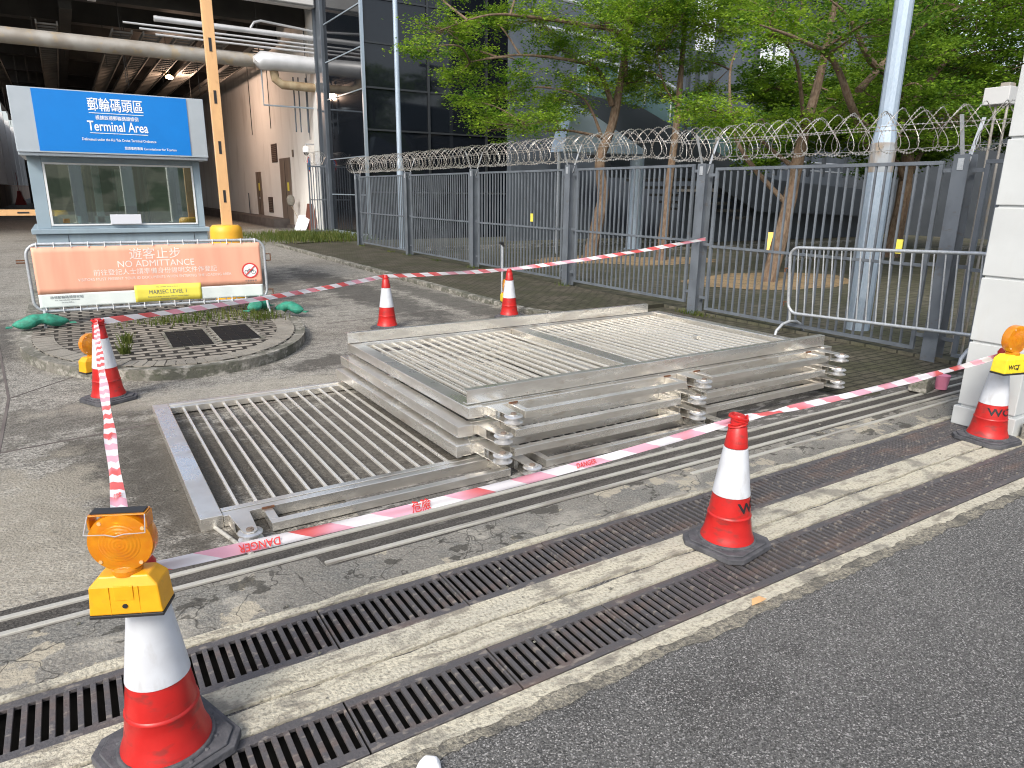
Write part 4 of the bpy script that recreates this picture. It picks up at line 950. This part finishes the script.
b = MB(); b.box(9.46,9.497,34.6,34.8,3.3,3.62); b.build('wall_switch', M['door'], t)
b = MB(); b.tube([(9.42,31.6,8.8),(9.42,31.6,3.9)], .02, 6); b.tube([(9.40,44.5,.4),(9.40,44.5,1.6)], .03, 6); b.build('wall_conduit', M['steelblue'], t)
t = thing('security_camera', 'white dome security camera on the end of the white wall', 'security camera', (9.1,31.2,3.35))
b = MB(); b.lathe([(.001,.26),(.10,.25),(.14,.16),(.14,.02),(.12,.0)], 20); b.build('housing', M['signwhite'], t, smooth=True)
b = MB(); b.lathe([(.115,-.002),(.09,-.08),(.04,-.12),(.001,-.125)], 20); b.build('dome', M['blacktrim'], t, smooth=True)
b = MB(); b.tube([(0,0,.25),(0,0,.34),(.38,0,.34)], .025, 8); b.build('arm', M['galv'], t, smooth=True)
t = thing('round_sign', 'small round blue and red traffic sign seen edge on at the wall end', 'sign', (8.95,30.4,2.85))
rt = Matrix.Rotation(math.radians(62),4,'Z') @ Matrix.Rotation(PI/2,4,'X')
b = MB(); b.lathe([(.30,-.008),(.30,.008),(.001,.008)], 28, m=rt); b.build('disc', M['noentry'], t)
b = MB(); b.lathe([(.25,.0085),(.25,.011),(.001,.011)], 28, m=rt); b.lathe([(.001,-.011),(.25,-.011),(.25,-.0085)], 28, m=rt); b.build('disc_face', M['signblue'], t)
b = MB(); b.tube([(.06,.03,-2.8),(.06,.03,.35)], .03, 8); b.build('post', M['galv'], t, smooth=True)
def leaning(name, x0, x1, y, h, lean, m, label, cat, rz=0):
    b = MB(); b.box(x0, x1, -.012, .012, 0, h, Matrix.Rotation(-lean,4,'X')); o = b.build(name, m, bev=.003); o.location = (y[0], y[1], .02); o.rotation_euler = (0,0,rz)
    return tag(o, label, cat)
leaning('brown_board', 0, .85, (9.10,32.3), 1.22, .22, M['board'], 'dark brown board leaning against the end of the white wall', 'board', math.radians(-68))
leaning('white_board', 0, .75, (8.72,32.6), .78, .50, M['boardwhite'], 'white board leaning in front of the dark brown board', 'board', math.radians(-62))
t = thing('mop', 'grey mop standing upside down by the brown door', 'mop', (9.05,34.0,.1))
b = MB(); b.tube([(.25,-.9,0),(0,0,1.0)], .014, 6); b.build('handle', M['wood'], t)
b = MB(); b.lathe([(.02,0),(.14,.08),(.19,.25),(.17,.42),(.08,.52),(.001,.54)], 14, (0,0,.95)); b.build('mop_head', M['paverstone'], t, smooth=True)
t = thing('side_fence', 'short grey railing screen with wire at the foot of the building column', 'fence panel', (9.05, 29.3, .1))
b = MB(); b.box(-.5,.28,-.02,.02,2.6,2.66); b.box(-.5,.28,-.02,.02,.05,.1); b.box(-.5,-.45,-.03,.03,0,2.75); b.box(.24,.28,-.03,.03,0,2.75); b.box(-.44,.23,-.02,.02,1.3,1.34); b.build('panel_frame', M['fence'], t)
b = MB()
for i in range(6): b.box(-.40+i*.105,-.37+i*.105,-.012,.012,.101,2.599)
b.build('pickets', M['fence'], t)
b = MB(); b.tube([(-.1+.28*math.cos(q*.5)+.0*q, -.3+.02*q, 2.95+.26*math.sin(q*.5)) for q in range(60)], .006, 4, False); b.bar((-.3,0,2.7),(-.55,0,3.15),.04,.01); b.bar((.1,0,2.7),(.3,0,3.1),.04,.01); b.build('wire_coil', M['razor'], t)

# ------------------------------------------------------------ elevated deck with its services
t = thing('elevated_deck', 'dark underside of the elevated deck with cable trays over the roadway', 'elevated deck', (0,0,0))
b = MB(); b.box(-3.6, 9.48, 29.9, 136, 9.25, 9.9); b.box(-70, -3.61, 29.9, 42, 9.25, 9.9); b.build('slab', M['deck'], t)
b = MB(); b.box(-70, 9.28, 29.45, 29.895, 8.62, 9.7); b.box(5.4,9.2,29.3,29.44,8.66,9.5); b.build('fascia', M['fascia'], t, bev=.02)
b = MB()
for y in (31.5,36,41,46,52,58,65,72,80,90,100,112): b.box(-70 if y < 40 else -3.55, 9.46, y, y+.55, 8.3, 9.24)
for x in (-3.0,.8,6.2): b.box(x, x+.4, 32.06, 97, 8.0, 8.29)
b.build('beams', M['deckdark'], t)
b = MB()
for x in (-8.5,-2.2,.0,2.3,3.3,4.4,5.6,7.2):
    for dx in (0,.62): b.box(x+dx, x+dx+.05, 30.9, 85, 7.2, 7.34)
    y = 31.0
    while y < 85: b.box(x+.051, x+.619, y, y+.10, 7.22, 7.27); y += .55
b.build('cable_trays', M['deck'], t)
rr = random.Random(4)
for i in range(34):
    x = rr.uniform(-3, 9.2); y = rr.uniform(30.2, 60); MB().box(x, x+.025, y, y+.025, rr.choice([7.2,6.6,5.6]), 9.24).build('hanger_rod', M['deckdark'], t)
for x, y in ((7.55,34),(8.5,34.5)): MB().box(x, x+.03, y, y+.03, 3.9+rr.random(), 9).build('hanger_rod', M['deckdark'], t)
b = MB(); b.box(1.6, 1.85, 29.6, 29.85, 7.9, 8.6); b.box(-.2,.0,29.6,29.85,7.9,8.6); b.build('white_bracket', M['fascia'], t)
b = MB(); b.box(-3.0, 9.4, 97, 98, 0, 9.2); b.build('end_wall', M['deckdark'], t)
def pipe(lab, pts, r, m, n=16):
    b = MB(); b.tube(pts, r, n); return tag(b.build('pipe', m, smooth=True), lab, 'pipe', 'pipes hanging under the deck edge')
pipe('large dull insulated pipe hanging along the deck edge', [(-40,30.2,6.62),(7.0,30.2,6.62)], .26, M['pipe'])
pipe('white lagged end of the large pipe with a rounded elbow', [(7.0,30.0,6.45),(7.05,30.0,6.5),(7.25,30.0,6.62),(9.4,30.0,6.62)], [.12,.26,.35,.31], M['pipew'])
pipe('rust stained short pipe below the white lagged pipe', [(7.7,30.1,6.35),(7.75,30.1,6.0),(8.0,30.1,5.82),(9.45,30.1,5.80)], .17, M['piper'])
pipe('thick white pipe along the deck edge', [(3.6,29.9,7.62),(9.45,29.9,7.60)], .10, M['pipew'])
for i, z in enumerate((7.38,7.24,7.10)): pipe(['upper','middle','lower'][i]+' of the three thin white pipes at the deck edge', [(2.6+.5*i,29.9,z),(9.45,29.9,z-.02)], .035, M['pipew'], 8)
pipe('thin white pipe curving up above the thick white pipe', [(6.9,29.9,7.7),(7.05,29.9,7.92),(7.3,29.9,8.0),(9.45,29.9,7.85)], .045, M['pipew'], 8)
pipe('thin dark pipe dropping in front of the white wall', [(7.3,30.4,6.4),(7.3,30.4,5.05),(9.4,30.4,5.05)], .035, M['mull'], 8)
for x in (8.55,8.75,9.05): pipe('thin dark drop pipe at the end of the white wall' if x < 8.7 else ('thin dark drop pipe, middle of three at the wall end' if x < 9 else 'thin dark drop pipe nearest the building column'), [(x,30.5,6.2),(x,30.5,4.1)], .028, M['steelblue'], 6)
# lit lamp under the deck
t = thing('deck_lamp', 'small warm lit lamp under the elevated deck', 'lamp', (5.2, 40, 6.95))
em = bpy.data.materials.new('warm lamp'); em.use_nodes = True; em.node_tree.nodes['Principled BSDF'].inputs['Emission Color'].default_value = (1,.55,.2,1); em.node_tree.nodes['Principled BSDF'].inputs['Emission Strength'].default_value = 6
b = MB(); b.lathe([(.05,0),(.16,.03),(.18,.12),(.06,.2)], 16); b.build('lamp_glass', em, t, smooth=True)
b = MB(); b.tube([(0,0,.2),(0,0,2.2)], .02, 6); b.build('lamp_stem', M['deckdark'], t)
ld = bpy.data.lights.new('deck_lamp_light', 'POINT'); ld.energy = 420; ld.color = (1,.68,.50); ld.shadow_soft_size = .15
lo = bpy.data.objects.new('deck_lamp_light', ld); COL.objects.link(lo); lo.location = (5.6, 40, 6.75)
# colonnade at the left
t = thing('colonnade', 'row of leaning white fins above a brown hoarding at the far left', 'colonnade', (0,0,0))
b = MB(); b.box(-4.9,-4.6,36,150,0,2.0); b.build('hoarding', M['hoard'], t)
for i in range(11):
    y = 38+10.5*i; MB().box(-4.6,-4.0,y,y+.6,2.0,9.0).build('fin', M['signwhite'], t)
b = MB(); b.box(-5.6,-4.95,36,150,2.0,9.2); b.build('back_wall', M['blacktrim'], t)  # black backing stands in for the shaded sides of the fins
t = thing('water_barrier', 'dark red plastic barrier at the foot of the far left hoarding', 'barrier', (-3.7, 92, 0))
b = MB(); b.prism([(-.5,0),(.5,0),(.2,.9),(.14,1.4),(-.14,1.4),(-.2,.9)], 0, 2.4, Matrix.Rotation(PI/2,4,'X')); b.build('shell', M['redthing'], t, bev=.03)
b = MB(); b.box(-.02,.02,-2.0,-1.9,1.4,3.2); b.build('sign_pole', M['redthing'], t)

# ------------------------------------------------------------ stair structure, canopy beyond the trees
t = thing('stair_structure', 'dark outdoor staircase with glass balustrades and white panels behind the trees', 'staircase', (0,0,0))
b = MB(); b.prism([(15.2,2.3),(13.6,4.7),(16.0,4.5),(21.2,2.75),(23.1,2.36),(30.5,2.0),(30.5,.95),(22.2,1.2),(19.2,2.35)], 18.0, 18.35, Matrix(((1,0,0,0),(0,0,1,0),(0,1,0,0),(0,0,0,1)))); b.build('parapet', M['navy'], t)
b = MB()
for i in range(13): b.box(14.2+i*.62, 14.9+i*.62, 18.36, 21.5, 4.15-i*.27, 4.25-i*.27)
b.box(22.4,31,18.36,24,1.9,2.05); b.build('treads', M['deck'], t)
gb = mat('balustrade glass', (.12,.20,.22), rough=.06, spec=1.0, coat=.5)
b = MB(); b.prism([(13.6,5.65),(13.6,4.72),(16.0,4.52),(21.2,2.77),(21.2,3.8),(16.3,5.5)], 18.15, 18.17, Matrix(((1,0,0,0),(0,0,1,0),(0,1,0,0),(0,0,0,1)))); b.build('balustrade', gb, t)
b = MB()
for dz, y in ((0,18.1),(1.3,20.5),(2.6,21.6)):
    b.tube([(13.6,y,5.7+dz),(16.3,y,5.55+dz),(21.2,y,3.85+dz)], .075, 8)
for k in range(7):
    x = 14+k*1.15; z = 5.6-(max(0,x-16.2))*.345; b.tube([(x,18.1,z-1.0),(x,18.1,z)], .028, 6)
b.tube([(22.4,18.1,3.1),(31,18.1,2.95)], .04, 8); b.tube([(22.4,18.1,2.8),(31,18.1,2.65)], .03, 8); b.build('handrails', M['galv'], t, smooth=True)
b = MB()
for x0, x1, z0, z1 in ((17.6,17.86,6.2,7.9),(17.95,18.4,6.2,8.0),(20.7,21.25,5.1,6.9),(21.45,22.1,5.1,6.9),(23.6,24.0,5.2,6.2),(25.1,26.2,4.4,5.8),(27.4,28.0,4.2,5.2),(29,29.8,4.0,5.2)):
    MB().box(x0, x1, 17.3, 17.36, z0, z1).build('white_panel', M['whitewin'], t)
b = MB()
for x in (17.5,17.9,18.5,20.6,21.35,22.2,24.1,25.0,26.4): b.box(x-.05,x+.05,17.38,17.5,2.5,8.5)
b.box(17,31,17.38,17.5,8.4,8.8); b.box(17,31,17.37,17.5,4.9,5.0); b.build('panel_frames', M['navy'], t)
b = MB(); b.box(14,44,22.5,22.8,0,9.5); b.box(19.2,31,19.0,19.2,.05,1.9); b.build('back_wall', M['steelblue'], t)
t = thing('round_column', 'pale blue round column standing behind the fence between two trees', 'column', (15.45,17.35,.05))
b = MB(); b.lathe([(.28,0),(.28,.05),(.22,.06),(.22,2.9)], 24); b.build('shaft', M['polegalv'], t, smooth=True)
t = thing('canopy', 'white blue gabled canopy roof behind the leftmost tree', 'canopy', (0,0,0))
for q, y in ((0,17.0),(1,20.5)):
    pass
b = MB(); A, B_, C_ = (12.3,2.95), (12.75,4.2), (15.4,3.1)
b.prism([(12.3,2.95),(12.65,4.22),(12.85,4.22),(15.4,3.12),(15.4,2.98)], 17.0, 17.6, Matrix(((1,0,0,0),(0,0,1,0),(0,1,0,0),(0,0,0,1)))); b.build('roof', M['canopy'], t)
MB().tube([(12.4,17.3,0),(12.4,17.3,2.94)], .05, 8).build('support_post', M['galv'], t, smooth=True)
t = thing('yard_lamp', 'small lit yellow lamp box low behind the leaning tree', 'lamp', (14.0,10.95,.55))
em2 = bpy.data.materials.new('yellow lamp'); em2.use_nodes = True; em2.node_tree.nodes['Principled BSDF'].inputs['Base Color'].default_value = (.8,.5,.1,1); em2.node_tree.nodes['Principled BSDF'].inputs['Emission Color'].default_value = (1,.6,.15,1); em2.node_tree.nodes['Principled BSDF'].inputs['Emission Strength'].default_value = .9
b = MB(); b.box(-.09,.09,-.05,.05,0,.42); b.build('lamp_glass', em2, t, bev=.02); b = MB(); b.box(-.03,.03,-.03,.03,-.50,0); b.box(-.1,.1,-.06,.06,.421,.45); b.build('lamp_stem', M['navy'], t)

# ------------------------------------------------------------ trees
def limb(b, pts, r0, r1, r, jit=.04):
    P = [Vector(p) for p in pts]; out = []
    for i in range(len(P)-1):
        for k in range(5):
            u = k/5; p0 = P[max(i-1,0)]; p1 = P[i]; p2 = P[i+1]; p3 = P[min(i+2,len(P)-1)]
            q = .5*((2*p1)+(p2-p0)*u+(2*p0-5*p1+4*p2-p3)*u*u+(3*p1-p0-3*p2+p3)*u**3); out.append(q)
    out.append(P[-1]); n = len(out)
    b.tube(out, [max(.004, (r0+(r1-r0)*i/(n-1))*(1+r.uniform(-.06,.06))) for i in range(n)], 9)
    return out
def tree(label, trunk, r0, limbs, clusters, seed, leafm, dens=1.0, ls=.068):
    r = random.Random(seed); base = Vector(trunk[0])
    t = thing('tree', label, 'tree', tuple(base), 0, 'trees in the yard behind the fence')
    loc = lambda ps: [Vector(p)-base for p in ps]
    b = MB(); nodes = limb(b, loc(trunk), r0, r0*.35, r)
    b2 = MB()
    for ps, ra in limbs: nodes += limb(b2, loc(ps), ra, ra*.12, r)
    tips = []
    for (x, y, z, R) in clusters:
        c = Vector((x, y, z))-base
        s = min(nodes, key=lambda q: (q-c).length + (3 if q.z > c.z+.3 else 0))
        m = s.lerp(c, .5)+Vector((r.uniform(-.2,.2), r.uniform(-.2,.2), r.uniform(-.05,.25)))
        limb(b2, [s, m, c], .028, .008, r)
        n = int(30*dens*(R/.7)**2)+8
        for i in range(n):
            d = Vector((r.gauss(0,1), r.gauss(0,1), r.gauss(0,1)));  d.normalize(); d *= R*1.15*r.random()**.45
            d.z *= .45
            p = c+d; tips.append((p, R)); 
            if r.random() < .6: b2.tube([c.lerp(p,.1), c.lerp(p,.6)+Vector((0,0,-.03)), p], [.007,.005,.003], 4, False)
    b.build('trunk', M['bark'], t, smooth=True); b2.build('branches', M['bark'], t, smooth=True)
    L = MB(); V = L.v; F = L.f
    for p, R in tips:
        sx = r.uniform(.16,.34); sz = r.uniform(.03,.07); tilt = Vector((r.uniform(-.2,.2), r.uniform(-.2,.2), 0))
        for k in range(int(58*r.uniform(.7,1.3))):
            a = r.gauss(0,1)*sx*.6; c = r.gauss(0,1)*sx*.6; q = p+Vector((a, c, r.gauss(0,1)*sz + tilt.x*a + tilt.y*c))
            s = ls*r.uniform(.6,1.25); th = r.uniform(0,2*PI); nrm = Vector((r.gauss(0,.5), r.gauss(0,.5), 1)).normalized()
            u = nrm.cross(Vector((math.cos(th), math.sin(th), .1))).normalized(); w = nrm.cross(u)
            i = len(V); V += [q-u*s*.25-w*s*.2, q+u*s*.0-w*s*.5, q+u*s*.35+w*s*.1, q+w*s*.55]; V[i] = q-u*s*.35+w*s*.1
            F.append([i, i+1, i+2, i+3])
    L.build('crown', leafm, t)
    return t
T1 = [(7.6,15.0,5.21,.83),(6.6,14.0,4.6,.45),(8.8,16.0,4.86,.69),(9.3,15.5,4.07,.78),(7.9,14.5,3.76,.43),(10.1,15.0,5.72,1.06),(8.9,14.0,3.26,.81),(11.4,16.0,4.16,.96),(9.0,15.5,3.53,.62),(11.5,14.5,5.7,1.08),(11.6,15.0,4.55,.82),(12.3,14.0,5.93,.98),(13.8,16.0,4.59,.85),(11.1,15.5,5.25,.83),(13.2,14.5,5.09,.74),(10.3,15.0,3.57,.68),(11.5,14.0,5.03,.63),(9.3,16.0,5.8,.7),(8.1,15.5,4.34,.45),(13.6,14.5,4.29,.46),(9.6,15.0,4.48,.57),(9,15,7,1.2),(12,15,7.4,1.4),(13.5,16,6.6,1.0),(7.5,15.5,6.3,.9)]
tree('leftmost tree, with a curved trunk and layered crown against the dark glass building', [(11.81,15,.02),(12.06,15,.98),(12.22,15,1.76),(12.07,15,2.64),(12.42,15,3.53),(12.62,15,4.51),(12.81,15,5.71),(12.88,15,7.2)], .19,
     [([(12.39,15,4.0),(11.94,15,4.75),(11.31,15,4.93),(9.55,15,4.91),(8.21,15,4.63)],.075), ([(12.21,15,3.0),(11.51,15,4.07),(10.6,15.2,4.3)],.05), ([(12.7,14.9,4.7),(12.13,14.5,5.55),(11.04,14.5,5.64),(9.75,14.5,5.63),(8.44,14.5,5.53),(7.22,14.5,5.08)],.08), ([(12.2,15,3.2),(10.8,14.8,3.3),(9.6,14.3,3.15)],.045), ([(12.6,15,4.4),(13.4,15.4,4.9),(13.9,15.8,5.2)],.05)], T1, 1, M['leaf'], .8)
T2 = [(13.6,14.0,6.09,1.08),(14.0,13.0,5.63,.83),(15.4,15.0,5.38,.75),(13.0,14.0,5.35,.72),(14.6,13.0,6.1,.97),(13.5,15.0,6.38,.89),(14.7,14.0,4.45,.41),(12.9,13.0,6.34,1.08),(13.3,15.0,4.74,.58),(14,14,7.3,1.3),(15.5,13.5,6.8,1.1)]
tree('straight brown tree, second from the left behind the fence', [(13.69,14.2,.02),(13.74,14.2,.86),(13.79,14.2,1.91),(13.93,14.2,3.43),(13.97,14.2,5.13),(14.0,14.2,7.2)], .15,
     [([(13.97,14.2,3.6),(14.6,14.0,4.3),(15.4,13.9,5.0)],.05), ([(13.95,14.2,4.0),(13.4,14.2,4.5),(12.9,14,5.2)],.04)], T2, 2, M['leaf'])
T3 = [(10.5,9.6,3.27,.61),(9.5,9.3,3.3,.3),(12.7,10.5,3.29,.8),(12.8,9.6,3.25,.6),(10.3,9.2,2.95,.47),(15.4,10.5,3.67,.8),(10.9,9.0,4.44,.7),(14.0,10.5,5.21,.87),(10.9,10.5,3.26,.35),(14.7,9.6,3.88,.61),(11.1,9.0,4.94,.8),(11.6,9.4,2.95,.5),(12,9.5,5.6,1.1),(14,9.5,6,1.2)]
tree('leaning brown tree in the orange soil, behind the left part of the plain crowd barrier', [(12.38,9.6,.02),(12.7,9.6,1.31),(12.88,9.6,2.41),(13.01,9.6,3.09),(13.3,9.6,4.2),(13.5,9.6,5.6)], .17,
     [([(12.9,9.6,2.3),(12.0,9.9,2.9),(11.0,9.6,3.2)],.05), ([(12.75,9.6,1.6),(12.0,10.4,2.8),(12.23,11.0,4.23),(12.5,11.0,4.93)],.06), ([(13.0,9.6,3.0),(12,9.2,4.2),(11,9,4.6)],.05), ([(13,9.6,3.0),(14,9.8,3.6),(15.2,10.3,3.6)],.05)], T3, 3, M['leaf'], .62)
T4 = [(11.2,7.6,4.25,.79),(11.2,7.0,4.44,.66),(15.2,8.6,5.21,1.12),(15.7,8.0,5.26,1.13),(16.6,7.6,5.21,1.06),(12.2,7.0,3.97,.61),(16.6,8.6,4.42,1.08),(17.1,8.0,4.59,1.09),(13.4,7.6,3.33,.66),(13.4,7.0,3.2,.74),(18.2,8.6,3.73,.98),(12.9,8.0,3.5,.74),(13.8,7.6,3.61,.77),(15.8,7.0,3.62,.75),(13.7,8.6,4.24,.7),(15.3,8.0,4.68,1.0),(12.1,7.6,2.92,.45),(16.3,7.0,4.37,1.03),(15.5,8.6,2.96,.51),(15.7,8.0,2.84,.45),(13.5,7.6,5.2,1),(15.5,7,6,1.3),(17.5,7,6,1.3)]
tree('large spreading tree with arching limbs, rightmost behind the thick lamp post', [(14.95,9,.02),(14.9,9,1.0),(14.95,9,2.0),(14.9,9,3.0),(14.8,9,3.7),(14.3,9,4.45)], .19,
     [([(14.9,9,2.8),(13.47,8,3.72),(12.42,8,4.12),(11.7,8,4.68),(11.1,8,4.9)],.10), ([(14.9,9,2.4),(12.2,8,3.2),(11.39,8,4.0),(10.45,8,4.23),(9.46,8,4.33)],.09), ([(14.9,9,2.9),(15.6,8.6,4.2),(16.5,8,5.6)],.11), ([(12.2,8,3.6),(14.11,8,4.97),(16.5,8,5.64)],.07)], T4, 4, M['leafd'], .65)
rr = random.Random(12)
TB = [(rr.uniform(17,26), rr.uniform(9,15), rr.uniform(2.6,7.5), rr.uniform(.8,1.3)) for i in range(34)]
tree('dark bushy background tree beyond the spreading tree', [(21,12,.02),(21.2,12,2),(21,12,4),(21.4,12,6)], .25, [([(21.2,12,2.2),(19.5,12,3.6),(18,12,4.2)],.1),([(21.2,12,2.2),(23,12.3,3.8),(25,12,4.6)],.1)], TB, 6, M['leafd'], .8, .10)
TC = [(rr.uniform(16,27), rr.uniform(0,7), rr.uniform(1.0,5.5), rr.uniform(.8,1.3)) for i in range(38)]
t = thing('boundary_wall', 'dark boundary wall far behind the fence at the right', 'wall', (34,-12,0))
MB().box(0,.4,0,35,0,6.5).build('wall', M['navy'], t)
MB().box(-.1,.5,0,35,6.5,6.7).build('coping', M['deck'], t)
tree('dark bushy background tree low at the right edge behind the white pillar', [(24,4,.02),(24.2,4,2),(24,4,4)], .22, [([(24.2,4,2.0),(22,5,3.2),(20.5,5,3.6)],.1),([(24.2,4,2.2),(26,3,3.8),(28,3,4.6)],.1)], TC, 7, M['leafd'], .8, .10)
